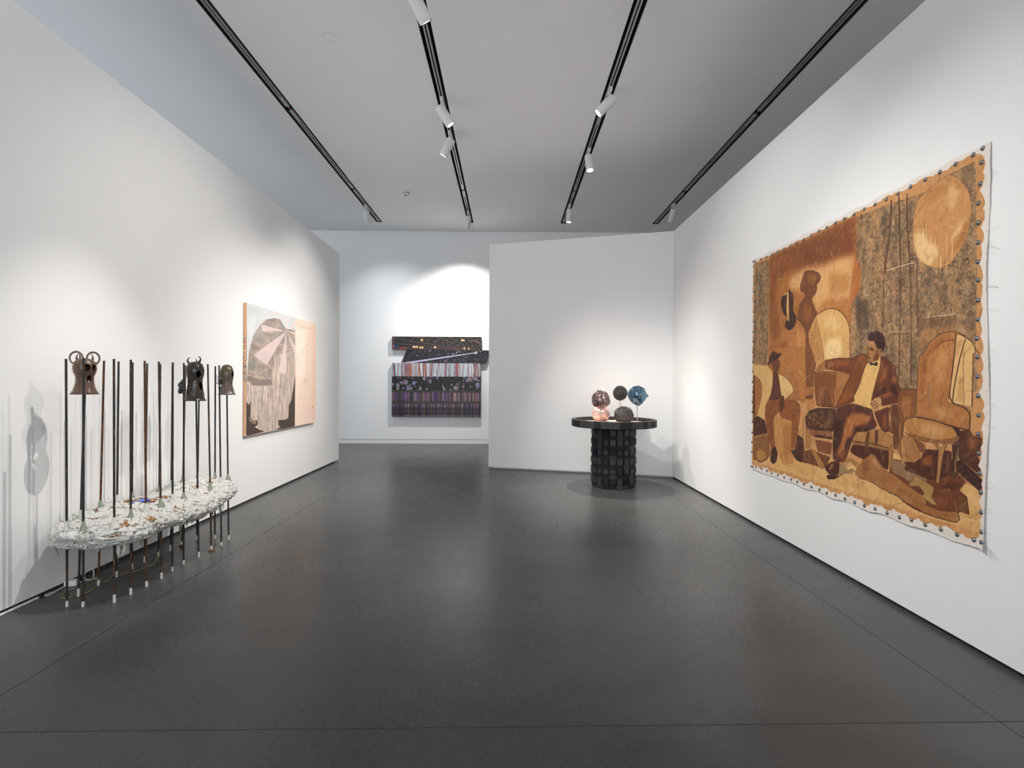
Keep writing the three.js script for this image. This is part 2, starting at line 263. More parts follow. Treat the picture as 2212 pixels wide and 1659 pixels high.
{
  const s = thing('rebar_log_sculpture', 'white plaster log pierced by tall rusty steel reinforcing bars', 'sculpture', [0, 0, 0]);
  // the log
  const Z0 = -3.287, Z1 = -4.928, XC = -2.852, A = 0.345, B = 0.118, NU = 300, NV = 170;
  const rise = (t) => 0.461 - 0.022 * Math.exp(-(((t - 0.55) / 0.16) ** 2)) + 0.034 * Math.exp(-(((t - 0.88) / 0.14) ** 2)) - 0.012 * Math.exp(-(((t - 0.03) / 0.08) ** 2));
  const surface = (t, q, rough = 1) => {
    const k = 2 * t - 1, r = Math.pow(Math.max(0, 1 - Math.abs(k) ** 3.2), 1 / 2.6), c = Math.cos(q), n = Math.sin(q), z = Z0 + (Z1 - Z0) * t;
    const twist = 0.035 * Math.sin(t * 17 + q * 1.0) + 0.03 * Math.sin(t * 9 - 1.3 * Math.sin(q));
    let x = XC + A * r * Math.sign(c) * Math.abs(c) ** 0.9, y = rise(t) + B * r * Math.sign(n) * Math.abs(n) ** 0.9;
    const d = rough * (0.026 * fbm(x * 5, y * 7, z * 5, 3) + 0.030 * (0.4 - Math.abs(fbm(x * 9 + z * 5, y * 14, z * 8 - x * 6, 3)) * 1.6) * (0.4 + 0.6 * Math.abs(Math.sin(t * 13 + q))) + 0.016 * fbm(x * 26, y * 34, z * 24 + x * 12, 3) - 0.014 * Math.max(0, fbm(x * 40, y * 46, z * 36, 2) - 0.12) * 3);
    x += (d + twist * 0.28 * r) * c * 1.2; y += (d + twist * 0.16 * r) * n; return [Math.max(x, -3.225), y, z + d * Math.sign(k) * -(1 - r)];
  };
  const pos = [], uv = [], idx = [];
  for (let i = 0; i <= NU; i++) for (let j = 0; j <= NV; j++) { const e = i / NU, t = 0.5 - 0.5 * Math.cos(Math.PI * (0.02 + 0.96 * e)) ; const tt = Math.min(1, Math.max(0, (t - 0.000987) / 0.998)); pos.push(...surface(tt, (j % NV) / NV * Math.PI * 2)); uv.push(tt, j / NV); }
  for (let i = 0; i < NU; i++) for (let j = 0; j < NV; j++) { const a = i * (NV + 1) + j, b = a + NV + 1; idx.push(a, a + 1, b, b, a + 1, b + 1); }
  const g = new THREE.BufferGeometry(); g.setAttribute('position', new THREE.Float32BufferAttribute(pos, 3)); g.setAttribute('uv', new THREE.Float32BufferAttribute(uv, 2)); g.setIndex(idx); g.computeVertexNormals();
  const r = mulberry(77);
  const plaster = canvasTexture(2048, 1024, (c, W, H) => {
    c.fillStyle = '#d9d7d2'; c.fillRect(0, 0, W, H);
    const blot = (x, y, w, h, col, n) => { c.fillStyle = col; for (let k = 0; k < n; k++) { const a = r() * 6.3, q = Math.sqrt(r()); c.beginPath(); c.ellipse(x + Math.cos(a) * q * w, y + Math.sin(a) * q * h, 3 + r() * w * 0.22, 3 + r() * h * 0.22, r() * 3, 0, 6.3); c.fill(); } };
    for (let k = 0; k < 260; k++) { c.globalAlpha = 0.5; blot(r() * W, r() * H, 20 + r() * 60, 12 + r() * 30, ['#e6e4e0', '#cfcfcb', '#e2d9d4', '#c9cdc8', '#dcd3cf'][k % 5], 6); }
    c.globalAlpha = 0.75; for (let k = 0; k < 80; k++) blot(r() * W, r() * H, 10 + r() * 38, 8 + r() * 26, ['#7f8a78', '#97a08f', '#6c7766'][k % 3], 7);
    c.globalAlpha = 0.9; for (let k = 0; k < 18; k++) blot(r() * W, (0.66 + r() * 0.3) * H, 12 + r() * 30, 6 + r() * 16, ['#8a6038', '#a0703c', '#6e4a2e', '#8d5f3f'][k % 4], 14);
    c.globalAlpha = 0.9; for (let k = 0; k < 10; k++) blot(r() * W, (0.86 + r() * 0.14) * H, 10 + r() * 18, 8 + r() * 14, '#85603a', 9);
    blot(0.36 * W, 0.76 * H, 110, 46, '#7d542e', 70); blot(0.47 * W, 0.78 * H, 60, 24, '#8c6238', 30); blot(0.10 * W, 0.90 * H, 34, 22, '#9a6c38', 30); blot(0.20 * W, 0.93 * H, 46, 26, '#936537', 30); blot(0.05 * W, 0.97 * H, 30, 22, '#84592f', 20);
    c.globalAlpha = 0.8; for (let k = 0; k < 5200; k++) { c.fillStyle = ['#3a3a36', '#55574f', '#4a3a2c', '#20201e', '#7d8078'][k % 5]; c.beginPath(); c.ellipse(r() * W, r() * H, 1 + r() * 4.2, 0.8 + r() * 2.4, r() * 3, 0, 6.3); c.fill(); }
    c.globalAlpha = 0.5; c.lineCap = 'round'; for (let k = 0; k < 1900; k++) { const x = r() * W, y = r() * H, a = 1.2 + (r() - 0.5) * 1.4, L = 10 + r() * 50; c.strokeStyle = ['#6d706a', '#f2f1ee', '#8c8d86', '#4f524d'][k % 4]; c.lineWidth = 0.6 + r() * 1.8; c.beginPath(); c.moveTo(x, y); c.quadraticCurveTo(x + Math.cos(a) * L * 0.5 + 8 * (r() - 0.5), y + Math.sin(a) * L * 0.5, x + Math.cos(a) * L, y + Math.sin(a) * L); c.stroke(); }
    c.globalAlpha = 1;
  });
  const plasterBump = dataTexture(512, (i, j) => { const v = 128 + 70 * fbm(i * 0.06, j * 0.06, 1, 4) + 46 * fbm(i * 0.3, j * 0.3, 5, 2); return [v, v, v]; }); plasterBump.repeat.set(5, 3);
  M.plaster = std(0xffffff, 0.85, { map: plaster, bumpMap: plasterBump, bumpScale: 0.010 });
  mesh('plaster_log', g, M.plaster, s);
  M.plain = std(0xcfcfc6, 0.8); M.moss = std(0x8e9686, 0.85);
  // blue pool in the brown hollow on top
  const pool = []; for (let k = 0; k <= 22; k++) { const a = k / 22 * 6.283, e = 1 + 0.25 * Math.sin(3 * a + 1); pool.push(new THREE.Vector2(0.035 * Math.cos(a) * e, 0.085 * Math.sin(a) * e)); }
  const pg = new THREE.ExtrudeGeometry(new THREE.Shape(pool), { depth: 0.012, bevelEnabled: false }).rotateX(-Math.PI / 2);
  const pm = mesh('blue_patch', pg, std(0x1c53c8, 0.25), s); pm.position.set(-2.80, surface(0.335, 1.57, 0)[1] - 0.004, -3.84); pm.userData.label = 'bright blue patch set in the top of the log';
  // bars
  const bar = (kind, seed) => canvasTexture(32, 1024, (c) => {
    const q = mulberry(seed); c.fillStyle = kind === 2 ? '#4f3218' : '#2b2c2c'; c.fillRect(0, 0, 32, 1024);
    const n = kind === 2 ? 700 : kind === 1 ? 130 : 30;
    for (let k = 0; k < n; k++) { c.fillStyle = ['#7a4419', '#8f5420', '#54331a', '#6b3c18', '#3a2a20'][k % 5]; c.globalAlpha = 0.35 + 0.5 * q(); c.fillRect(q() * 32 - 4, q() * 1024, 2 + q() * 8, 4 + q() * 40); }
    c.globalAlpha = 0.5; for (let k = 0; k < 240; k++) { c.fillStyle = k % 2 ? '#474a4c' : '#1c1c1c'; c.fillRect(q() * 32, q() * 1024, 2 + q() * 5, 2 + q() * 22); } c.globalAlpha = 1;
  });
  const barMats = [0, 1, 2].map((k) => std(0xffffff, 0.55, { map: bar(k, 40 + k), metalness: 0.35 }));
  const prof = []; for (let k = 0, n = 138; k < n; k++) { const y = k / n; prof.push([0.0064, y + 0.0005], [0.0064, y + 0.0022], [0.0078, y + 0.0035], [0.0078, y + 0.0052]); }
  const barG = new THREE.LatheGeometry([new THREE.Vector2(0.00001, 0), ...prof.map(([a, b]) => new THREE.Vector2(a, Math.min(1, b))), new THREE.Vector2(0.0064, 1), new THREE.Vector2(0.00001, 1)], 10);
  const tipG = new THREE.CylinderGeometry(0.0084, 0.0088, 1, 14).translate(0, 0.5, 0);
  const footG = new THREE.LatheGeometry([[0.0001, 0], [0.022, 0], [0.025, 0.005], [0.018, 0.011], [0.010, 0.016], [0.0001, 0.017]].map(([a, b]) => new THREE.Vector2(a, b)), 20);
  const collarG = []; for (let v = 0; v < 3; v++) { const c = new THREE.ConeGeometry(0.021 + 0.005 * v, 0.085, 14, 5, true), p = c.attributes.position; for (let k = 0; k < p.count; k++) { const w = 1 + 0.9 * fbm(p.getX(k) * 60 + v * 9, p.getY(k) * 50, p.getZ(k) * 60, 2), e = Math.max(0.0105, Math.hypot(p.getX(k), p.getZ(k)) * w) / Math.max(1e-6, Math.hypot(p.getX(k), p.getZ(k))); p.setXYZ(k, p.getX(k) * e, p.getY(k), p.getZ(k) * e); } c.computeVertexNormals(); collarG.push(c); }
  M.tip = std(0xd2d2cc, 0.7);
  RODS.forEach(([x, z, tx, h, kind], k) => {
    const L = Math.hypot(tx - x, h), lean = Math.atan2(tx - x, h);
    const b = mesh('steel_bar', barG, barMats[kind], s); b.position.set(x, 0.001, z); b.rotation.set(0, k * 1.7, 0); b.quaternion.premultiply(new THREE.Quaternion().setFromAxisAngle(new THREE.Vector3(0, 0, 1), -lean)); b.scale.set(1, L, 1);
    const tip = mesh('white_tip', tipG, M.tip, b); tip.scale.y = (0.035 + 0.022 * r()) / L;
    if ([9, 19].includes(k)) { const f = mesh('foot', footG, std(0x6b4424, 0.6), b); f.scale.y = 1 / L; f.userData.label = 'brown round foot'; }
    const tt = (z - Z0) / (Z1 - Z0), cc = Math.max(-1, Math.min(1, (x + (tx - x) * 0.34 - XC) / A)), top = surface(tt, Math.acos(Math.sign(cc) * Math.abs(cc) ** 1.1), 0)[1];
    const c = mesh('plaster_collar', collarG[k % 3], k % 2 ? M.moss : M.plain, s); c.position.set(x + (tx - x) * top / h, top + 0.026, z); c.rotation.y = k;
  });
  // drips hanging from the underside
  const dripG = [0, 1, 2, 3].map((v) => { const n = 10, p = []; for (let k = 0; k <= n; k++) { const e = k / n; p.push(new THREE.Vector2(Math.max(0.0006, 0.017 * (1 - e) ** (0.7 + 0.3 * v) * (1 + 0.3 * Math.sin(e * 9 + v * 2))), -e)); } const g2 = new THREE.LatheGeometry(p, 9), q = g2.attributes.position; for (let k = 0; k < q.count; k++) q.setX(k, q.getX(k) + 0.006 * Math.sin(q.getY(k) * 7 + v)); g2.computeVertexNormals(); return g2; });
  const drips = [[-2.98, -3.33, 0.075, 1], [-2.93, -3.36, 0.04, 1], [-2.80, -3.45, 0.05, 0], [-2.70, -3.52, 0.09, 0], [-2.66, -3.44, 0.13, 2], [-2.645, -3.47, 0.10, 1], [-2.65, -3.65, 0.10, 2], [-2.64, -3.72, 0.06, 0], [-2.66, -3.98, 0.05, 1], [-2.655, -4.09, 0.12, 2], [-2.64, -4.14, 0.08, 3], [-2.63, -4.20, 0.05, 1], [-2.63, -4.47, 0.09, 0], [-2.62, -4.58, 0.16, 2], [-2.61, -4.61, 0.11, 3], [-2.66, -4.78, 0.07, 0], [-2.74, -3.86, 0.05, 3], [-2.70, -4.33, 0.05, 2]];
  drips.forEach(([x, z, L, v], k) => { const tt = (z - Z0) / (Z1 - Z0), cc = Math.max(-1, Math.min(1, (x - XC) / A)), low = surface(tt, -Math.acos(Math.sign(cc) * Math.abs(cc) ** 1.1), 0)[1]; const d = mesh('plaster_drip', dripG[v], k % 3 ? M.plain : M.moss, s); d.position.set(x, low + 0.018, z); d.scale.set(1, L, 1); d.rotation.y = k * 2.1; });
}

// ---------- three ceramic heads on the bars ----------
{
  const csg = new Evaluator(); csg.useGroups = false; csg.attributes = ['position', 'normal', 'uv'];
  const glaze = (base, spots, seed, blots) => canvasTexture(512, 512, (c) => {
    const q = mulberry(seed); c.fillStyle = base; c.fillRect(0, 0, 512, 512);
    for (let k = 0; k < 1500; k++) { c.globalAlpha = 0.25 + 0.4 * q(); c.fillStyle = spots[k % spots.length]; c.beginPath(); c.ellipse(q() * 512, q() * 512, 1 + q() * 6, 1 + q() * 5, q() * 3, 0, 6.3); c.fill(); }
    blots?.(c, q); c.globalAlpha = 1;
  });
  const shell = (prof) => { const t = 0.007, outer = prof.map(([a, b]) => new THREE.Vector2(a, b)), inner = prof.slice(0, -1).map(([a, b]) => new THREE.Vector2(Math.max(0.002, a - t), Math.min(b, prof.at(-1)[1] - t))).reverse(); inner[0].x = 0.0005; return toCreasedNormals(new THREE.LatheGeometry([...outer, ...inner, outer[0].clone()], 48), 0.9); };
  function head(geometry, holes) {
    let a = new Brush(geometry); a.updateMatrixWorld();
    for (const [az, y, rad, w, h] of holes) { const b = new Brush(new THREE.SphereGeometry(1, 24, 16).scale(w, h, 0.04).translate(0, 0, rad).rotateY(az).translate(0, y, 0)); b.updateMatrixWorld(); a = csg.evaluate(a, b, SUBTRACTION); a.updateMatrixWorld(); }
    const g = a.geometry; return g;
  }
  const D = Math.PI / 180, camYaw = (x, z) => Math.atan2(-x, -z);
  const horn = (r0, pts, n = 14) => { const g = tube(pts, 1, n, 8), p = g.attributes.position, c = new THREE.CatmullRomCurve3(pts.map((q) => new THREE.Vector3(...q))); for (let i = 0; i <= n; i++) { const o = c.getPointAt(i / n), k = r0 * (1 - 0.92 * i / n); for (let j = 0; j <= 8; j++) { const m = i * 9 + j; p.setXYZ(m, o.x + (p.getX(m) - o.x) * k, o.y + (p.getY(m) - o.y) * k, o.z + (p.getZ(m) - o.z) * k); } } g.computeVertexNormals(); return g; };
  // 1: spiked brown head with two ring handles
  {
    const x = -2.946, z = -3.505, y0 = 1.408, prof = [[0.097, 0], [0.0975, 0.004], [0.082, 0.022], [0.068, 0.055], [0.060, 0.095], [0.062, 0.125], [0.075, 0.152], [0.081, 0.178], [0.079, 0.202], [0.066, 0.230], [0.042, 0.247], [0.0006, 0.253]];
    const o = thing('ceramic_head', 'brown glazed ceramic head with gold spikes and two ring handles', 'sculpture', [x, y0, z], camYaw(x, z), 'ceramic heads on the steel bars'); o.scale.set(0.82, 1, 0.82);
    const m = std(0xffffff, 0.28, { map: glaze('#5d463b', ['#4a362d', '#6e564a', '#3a2a24', '#7b6355'], 3) });
    mesh('body', head(shell(prof), [[12 * D, 0.185, 0.085, 0.023, 0.026], [52 * D, 0.185, 0.085, 0.023, 0.026], [30 * D, 0.110, 0.064, 0.018, 0.026]]), m, o);
    for (const k of [-1, 1]) mesh('ring_handle', new THREE.TorusGeometry(0.043, 0.0065, 10, 40).scale(1, 1, 1).rotateY(k * 0.25).translate(k * 0.055, 0.252, 0), m, o);
    for (const [a, b, e] of [[-0.045, 0.225, 1], [-0.035, 0.23, -0.6], [0.045, 0.225, -1]]) mesh('horn', horn(0.011, [[a, b, -0.02], [a - 0.008 * e, b + 0.03, -0.02], [a + 0.004 * e, b + 0.062, -0.02]]), m, o);
    const sp = [], rr = mulberry(8), radius = (y) => { for (let k = 0; k < prof.length - 1; k++) if (y >= prof[k][1] && y <= prof[k + 1][1]) return prof[k][0] + (prof[k + 1][0] - prof[k][0]) * (y - prof[k][1]) / (prof[k + 1][1] - prof[k][1]); return 0.05; };
    for (let j = 0; j < 10; j++) for (let k = 0; k < 12; k++) { const y = 0.02 + j * 0.0225, a = (k + 0.5 * (j % 2)) / 12 * 6.283 + rr() * 0.2, deg = ((a / D + 180) % 360) - 180; if (deg > -12 && deg < 75 && y > 0.08 && y < 0.215) continue; sp.push(new THREE.ConeGeometry(0.0032, 0.013, 6).rotateX(Math.PI / 2).translate(0, 0, radius(y) + 0.004).rotateY(a).translate(0, y, 0)); }
    const s = mesh('spikes', join(sp), std(0xb98f55, 0.35, { metalness: 0.3 }), o); s.userData.kind = 'stuff';
    mesh('tooth', new THREE.ConeGeometry(0.006, 0.014, 8).translate(0, 0, 0.058).rotateY(28 * D).translate(0, 0.092, 0), std(0xd9cbb0, 0.4), o);
  }
  // 2: dark head with horns
  {
    const x = -2.668, z = -4.287, y0 = 1.337, prof = [[0.096, 0], [0.0965, 0.004], [0.082, 0.018], [0.078, 0.05], [0.067, 0.105], [0.062, 0.150], [0.064, 0.185], [0.075, 0.225], [0.0785, 0.258], [0.074, 0.290], [0.058, 0.318], [0.034, 0.331], [0.0006, 0.335]];
    const o = thing('ceramic_head', 'dark metallic ceramic head with small horns and a clump on its side', 'sculpture', [x, y0, z], camYaw(x, z), 'ceramic heads on the steel bars'); o.scale.set(0.87, 1, 0.87);
    const m = std(0xffffff, 0.18, { map: glaze('#2b2626', ['#1c1918', '#443c3a', '#5a5145', '#352b2c', '#6a6454'], 4, (c, q) => { for (let k = 0; k < 300; k++) { c.globalAlpha = 0.4; c.fillStyle = ['#5f5c48', '#70694f', '#4a4a3c'][k % 3]; c.fillRect(q() * 512, 512 - q() * 150, 3 + q() * 20, 2 + q() * 6); } }), metalness: 0.25 });
    mesh('body', head(shell(prof), [[22 * D, 0.225, 0.08, 0.024, 0.030], [54 * D, 0.128, 0.066, 0.026, 0.034]]), m, o);
    mesh('horn', horn(0.012, [[-0.045, 0.312, 0], [-0.062, 0.338, 0], [-0.055, 0.362, 0], [-0.036, 0.366, 0]]), m, o); mesh('horn', horn(0.012, [[0.028, 0.325, 0], [0.044, 0.352, 0], [0.036, 0.374, 0], [0.016, 0.381, 0]]), m, o); mesh('horn', horn(0.008, [[0.01, 0.328, -0.03], [0.012, 0.345, -0.03], [0.002, 0.362, -0.03]]), m, o);
    const clump = [], q = mulberry(21); for (let k = 0; k < 16; k++) clump.push(new THREE.IcosahedronGeometry(0.012 + 0.012 * q(), 1).scale(1, 0.7 + q() * 0.6, 1).translate(-0.085 - 0.045 * q(), 0.075 + 0.095 * (k / 16), 0.03 * (q() - 0.5)));
    mesh('side_clump', join(clump), std(0x3b3b3d, 0.45), o); mesh('tongue', horn(0.008, [[0.0, 0.165, 0.06], [0.004, 0.155, 0.07], [0.002, 0.138, 0.068]]), std(0x7a4a38, 0.4), o);
  }
  // 3: olive head with a clawed hand on its side
  {
    const x = -2.660, z = -4.755, y0 = 1.378, prof = [[0.0865, 0], [0.087, 0.004], [0.078, 0.012], [0.066, 0.05], [0.056, 0.085], [0.053, 0.105], [0.057, 0.135], [0.0645, 0.175], [0.0655, 0.205], [0.061, 0.240], [0.045, 0.270], [0.024, 0.283], [0.0006, 0.287]];
    const o = thing('ceramic_head', 'olive brown ceramic head with a small clawed hand, nearest the pink painting', 'sculpture', [x, y0, z], camYaw(x, z), 'ceramic heads on the steel bars'); o.scale.set(0.87, 1, 0.87);
    const m = std(0xffffff, 0.25, { map: glaze('#5c5038', ['#4a3f28', '#6b5f3e', '#3b3322', '#75664a'], 6, (c, q) => { c.globalAlpha = 1; c.fillStyle = '#5f514b'; c.fillRect(0, 350, 512, 162); for (let k = 0; k < 26; k++) { c.fillStyle = '#4e4129'; c.fillRect(q() * 512, 250, 10 + q() * 22, 60 + q() * 140); } for (let k = 0; k < 700; k++) { c.globalAlpha = 0.3; c.fillStyle = k % 2 ? '#74655f' : '#493d38'; c.fillRect(q() * 512, 360 + q() * 150, 3, 3); } }) });
    mesh('body', head(shell(prof), [[62 * D, 0.193, 0.066, 0.024, 0.028]]), m, o);
    const dark = std(0x3a342b, 0.35), hand = [];
    for (let k = 0; k < 5; k++) { const y = 0.105 + k * 0.017; hand.push(horn(0.0055, [[-0.055, 0.10 + k * 0.008, 0.01], [-0.085, y, 0.012], [-0.112 + k * 0.004, y + 0.006, 0.012], [-0.116 + k * 0.008, y + 0.022, 0.012]])); }
    mesh('clawed_hand', join(hand, new THREE.IcosahedronGeometry(0.016, 2).translate(-0.066, 0.11, 0.01), new THREE.IcosahedronGeometry(0.011, 2).translate(-0.07, 0.068, 0.01)), dark, o);
  }
}

// ---------- adapter and cables at the foot of the left wall ----------
{
  const cable = std(0xc9c7c0, 0.5), yellow = std(0xb59a62, 0.5);
  const a = thing('power_adapter', 'white power adapter lying on the floor by the left wall', 'adapter', [-3.192, 0, -3.69], 0.3);
  mesh('case', new RoundedBoxGeometry(0.075, 0.042, 0.05, 4, 0.006).translate(0, 0.0215, 0), M.white, a); mesh('strain_relief', new THREE.CylinderGeometry(0.007, 0.005, 0.022, 12).rotateZ(Math.PI / 2).translate(0.048, 0.02, 0), cable, a);
  const on = (p, y) => p.map(([x, z]) => [Math.max(x, -3.225), y, z]);
  tag(mesh('power_cable', tube(on([[-3.222, -3.73], [-3.222, -3.668], [-3.215, -3.6], [-3.21, -3.56], [-3.222, -3.54], [-3.222, -3.516], [-3.205, -3.502], [-3.19, -3.521], [-3.20, -3.58], [-3.215, -3.663], [-3.223, -3.70]], 0.006), 0.0045, 70, 8), cable), 'white cable looped on the floor against the left wall', 'cable');
  tag(mesh('power_cable', tube([[-3.14, 0.02, -3.74], [-3.12, 0.012, -3.77], [-3.13, 0.01, -3.805], [-3.145, 0.02, -3.83], [-3.17, 0.05, -3.857], [-3.20, 0.06, -3.87], [-3.215, 0.03, -3.83], [-3.18, 0.006, -3.80], [-3.14, 0.006, -3.79], [-3.10, 0.006, -3.82]], 0.0045, 70, 8), cable), 'white cable coiled behind the power adapter', 'cable');
  tag(mesh('thin_wire', tube([...on([[-3.168, -3.893], [-3.14, -3.851], [-3.125, -3.817], [-3.115, -3.727], [-3.118, -3.611], [-3.124, -3.561], [-3.08, -3.483], [-3.041, -3.466], [-3.019, -3.483], [-3.016, -3.531], [-2.988, -3.556], [-2.968, -3.581], [-2.977, -3.632], [-3.005, -3.685], [-3.012, -3.728], [-3.009, -3.761], [-2.987, -3.772], [-3.019, -3.829], [-3.037, -3.875], [-3.025, -3.905], [-2.981, -3.89], [-2.971, -3.924], [-2.944, -3.948], [-2.916, -3.979], [-2.911, -4.036]], 0.004), [-2.86, 0.03, -4.07], [-2.80, 0.16, -4.06], [-2.78, 0.36, -4.02]], 0.0028, 170, 6), yellow), 'thin yellowish wire winding over the floor up into the log', 'wire');
  tag(mesh('cable_cover', new RoundedBoxGeometry(0.016, 0.014, 0.62, 3, 0.004).translate(-3.228, 0.0072, -3.16), M.white), 'white cable cover along the foot of the left wall', 'cable cover');
}

// ---------- round black table with a tray ----------
{
  const t = thing('round_table', 'round black pedestal table with a ring-edged tray and tiled drum', 'table', [1.562, 0, -7.358]);
  const q = mulberry(31), slate = (seed, base) => canvasTexture(256, 256, (c) => { const w = mulberry(seed); c.fillStyle = base; c.fillRect(0, 0, 256, 256); for (let k = 0; k < 500; k++) { c.globalAlpha = 0.15 + 0.2 * w(); c.strokeStyle = k % 2 ? '#3b3c3e' : '#0b0b0c'; c.lineWidth = 0.5 + w() * 2; const x = w() * 256, y = w() * 256; c.beginPath(); c.moveTo(x, y); c.lineTo(x + 10 + w() * 30, y - 8 - w() * 24); c.stroke(); } c.globalAlpha = 1; });
  const mats = [std(0xffffff, 0.8, { map: slate(1, '#141415') }), std(0xffffff, 0.7, { map: slate(2, '#0e0e0f') }), std(0xffffff, 0.62, { map: slate(3, '#303032') }), std(0x050506, 0.08), std(0x0b0b2a, 0.1)];
  mesh('drum_core', new THREE.CylinderGeometry(0.300, 0.300, 0.875, 60).translate(0, 0.4375, 0), M.black, t);
  const N = 20, R = 0.306, w = 2 * R * Math.sin(Math.PI / N) - 0.004;
  const staveG = new RoundedBoxGeometry(w, 0.872, 0.014, 2, 0.002).translate(0, 0.437, R - 0.002), rectG = new RoundedBoxGeometry(w * 0.86, 0.086, 0.018, 2, 0.002), discG = new THREE.CylinderGeometry(w * 0.44, w * 0.44, 0.020, 28).rotateX(Math.PI / 2), bandG = new RoundedBoxGeometry(w, 0.058, 0.006, 2, 0.001);
  for (let k = 0; k < N; k++) {
    const a = k / N * Math.PI * 2 + 0.08, s = mesh('stave', staveG, mats[q() < 0.4 ? 1 : 0], t); s.rotation.y = a;
    for (let j = 0; j < 6; j++) {
      const y = 0.80 - j * 0.138 + (q() - 0.5) * 0.006, disc = q() < 0.55, m = mats[[2, 2, 2, 0, 2, 3, 1, 4][Math.floor(q() * 7.3)]], d = R + 0.010 + q() * 0.003;
      const p = mesh(disc ? 'disc_tile' : 'tile', disc ? discG : rectG, m, t); p.rotation.y = a; p.position.set(Math.sin(a) * d, y, Math.cos(a) * d);
      if (q() < 0.55) { const b = mesh('tile', bandG, mats[q() < 0.5 ? 2 : 0], t); b.rotation.y = a; b.position.set(Math.sin(a) * (R + 0.007), y - 0.069, Math.cos(a) * (R + 0.007)); }
    }
  }
  const ring = [[0.32, 0.878], [0.604, 0.878], [0.610, 0.884], [0.610, 0.976], [0.604, 0.981], [0.562, 0.981], [0.557, 0.976], [0.557, 0.915], [0.0005, 0.915], [0.0005, 0.878], [0.32, 0.878]].map(([a, b]) => new THREE.Vector2(a, b));
  mesh('tray', toCreasedNormals(new THREE.LatheGeometry(ring, 96), 0.5), std(0xffffff, 0.6, { map: slate(9, '#232221') }), t);
  const NR = 44, rw = 2 * 0.610 * Math.sin(Math.PI / NR) - 0.002, rimG = new RoundedBoxGeometry(rw, 0.094, 0.008, 2, 0.0015).translate(0, 0.930, 0.6105);
  for (let k = 0; k < NR; k++) mesh('rim_tile', rimG, mats[[0, 1, 2, 0, 2, 1][Math.floor(q() * 6)]], t).rotation.y = k / NR * Math.PI * 2;
  // pale pink sand heaped in the tray
  const sp = new THREE.CircleGeometry(0.552, 72, 0, Math.PI * 2), sand = []; { const n = 46, m = 60, pos = [], idx = []; for (let i = 0; i <= n; i++) for (let j = 0; j <= m; j++) { const rr = 0.554 * i / n, a = j / m * 6.28319, x = rr * Math.cos(a), z = rr * Math.sin(a); pos.push(x, 0.924 + 0.03 * Math.max(0, 1 - (rr / 0.52) ** 2) + 0.012 * fbm(x * 6, 0, z * 6, 3) + 0.003 * fbm(x * 40, 1, z * 40, 2), z); } for (let i = 0; i < n; i++) for (let j = 0; j < m; j++) { const b = i * (m + 1) + j, c = b + m + 1; idx.push(b, b + 1, c, c, b + 1, c + 1); } const g = new THREE.BufferGeometry(); g.setAttribute('position', new THREE.Float32BufferAttribute(pos, 3)); g.setIndex(idx); g.computeVertexNormals(); const s = mesh('sand', g, std(0xe6c8bc, 0.95), t); s.userData.kind = 'stuff'; s.userData.label = 'pale pink sand filling the tray'; }

  // ---------- crumpled balls on and above the tray ----------
  function crumple(R, seed, ridges, sharp, bumps = []) {
    let g = mergeVertices(new THREE.IcosahedronGeometry(1, 24).deleteAttribute('normal').deleteAttribute('uv')); const p = g.attributes.position, v = new THREE.Vector3();
    for (let k = 0; k < p.count; k++) {
      v.fromBufferAttribute(p, k).normalize(); const top = Math.max(0, v.y), rd = (f, s) => Math.pow(1 - Math.abs(fbm(v.x * f + s, v.y * f, v.z * f + s * 2, 2)) * 2, 4);
      let r = 1 + 0.07 * fbm(v.x * 1.6 + seed, v.y * 1.6, v.z * 1.6, 2) + ridges * (0.35 + 0.9 * top) * (rd(2.2, seed) - 0.3) * 0.15 + ridges * (0.06 + top * top) * rd(5.5, seed + 4) * 0.13 + ridges * 0.008 * rd(10, seed + 9);
      for (const [bx, by, bz, h, w] of bumps) { const d = 1 - (v.x * bx + v.y * by + v.z * bz) / Math.hypot(bx, by, bz); r += h * Math.exp(-d / w); }
      v.multiplyScalar(R * r); p.setXYZ(k, v.x, v.y, v.z);
    }
    g.computeVertexNormals(); return sharp ? toCreasedNormals(g, sharp) : g;
  }
  const stick = std(0xb9b0ad, 0.35, { metalness: 0.6 });
  const floorAt = 0.935;
  function lolly(label, x, y, z, R, mat, seed, ridges, sharp, bumps) {
    const o = thing('crumpled_ball', label, 'ball', [x, floorAt, z], 0, 'crumpled balls in the tray');
    mesh('ball', crumple(R, seed, ridges, sharp, bumps).translate(0, y - floorAt, 0), mat, o); mesh('rod', new THREE.CylinderGeometry(0.0062, 0.0062, y - floorAt - R * 0.55, 14).translate(0, (y - floorAt - R * 0.55) / 2, 0), stick, o);
  }
  const clay = std(0x2f302f, 0.62), clay2 = std(0x45423f, 0.7), copper = std(new THREE.Color(0.27, 0.19, 0.185), 0.15, { metalness: 0.92 }), blue = std(new THREE.Color(0.12, 0.21, 0.29), 0.08, { metalness: 0.95 }), rose = std(new THREE.Color(0.86, 0.58, 0.48), 0.30, { metalness: 0.55 });
  lolly('shiny brownish chrome crumpled ball on a thin rod', 1.325, 1.263, -7.12, 0.122, copper, 1.7, 1.1, 0, [[1, -0.25, 0.2, 0.16, 0.03], [-0.3, 1, 0.3, 0.10, 0.02], [0.5, 1, 0.2, 0.10, 0.02], [-0.8, 0.7, 0.2, 0.08, 0.015], [-1, -0.2, 0.3, 0.06, 0.02]]);
  lolly('dark grey matte wrinkled ball on a thin rod', 1.705, 1.354, -7.58, 0.104, clay, 5.2, 1.0, 0.5, [[1, 0, 0.2, 0.08, 0.03]]);
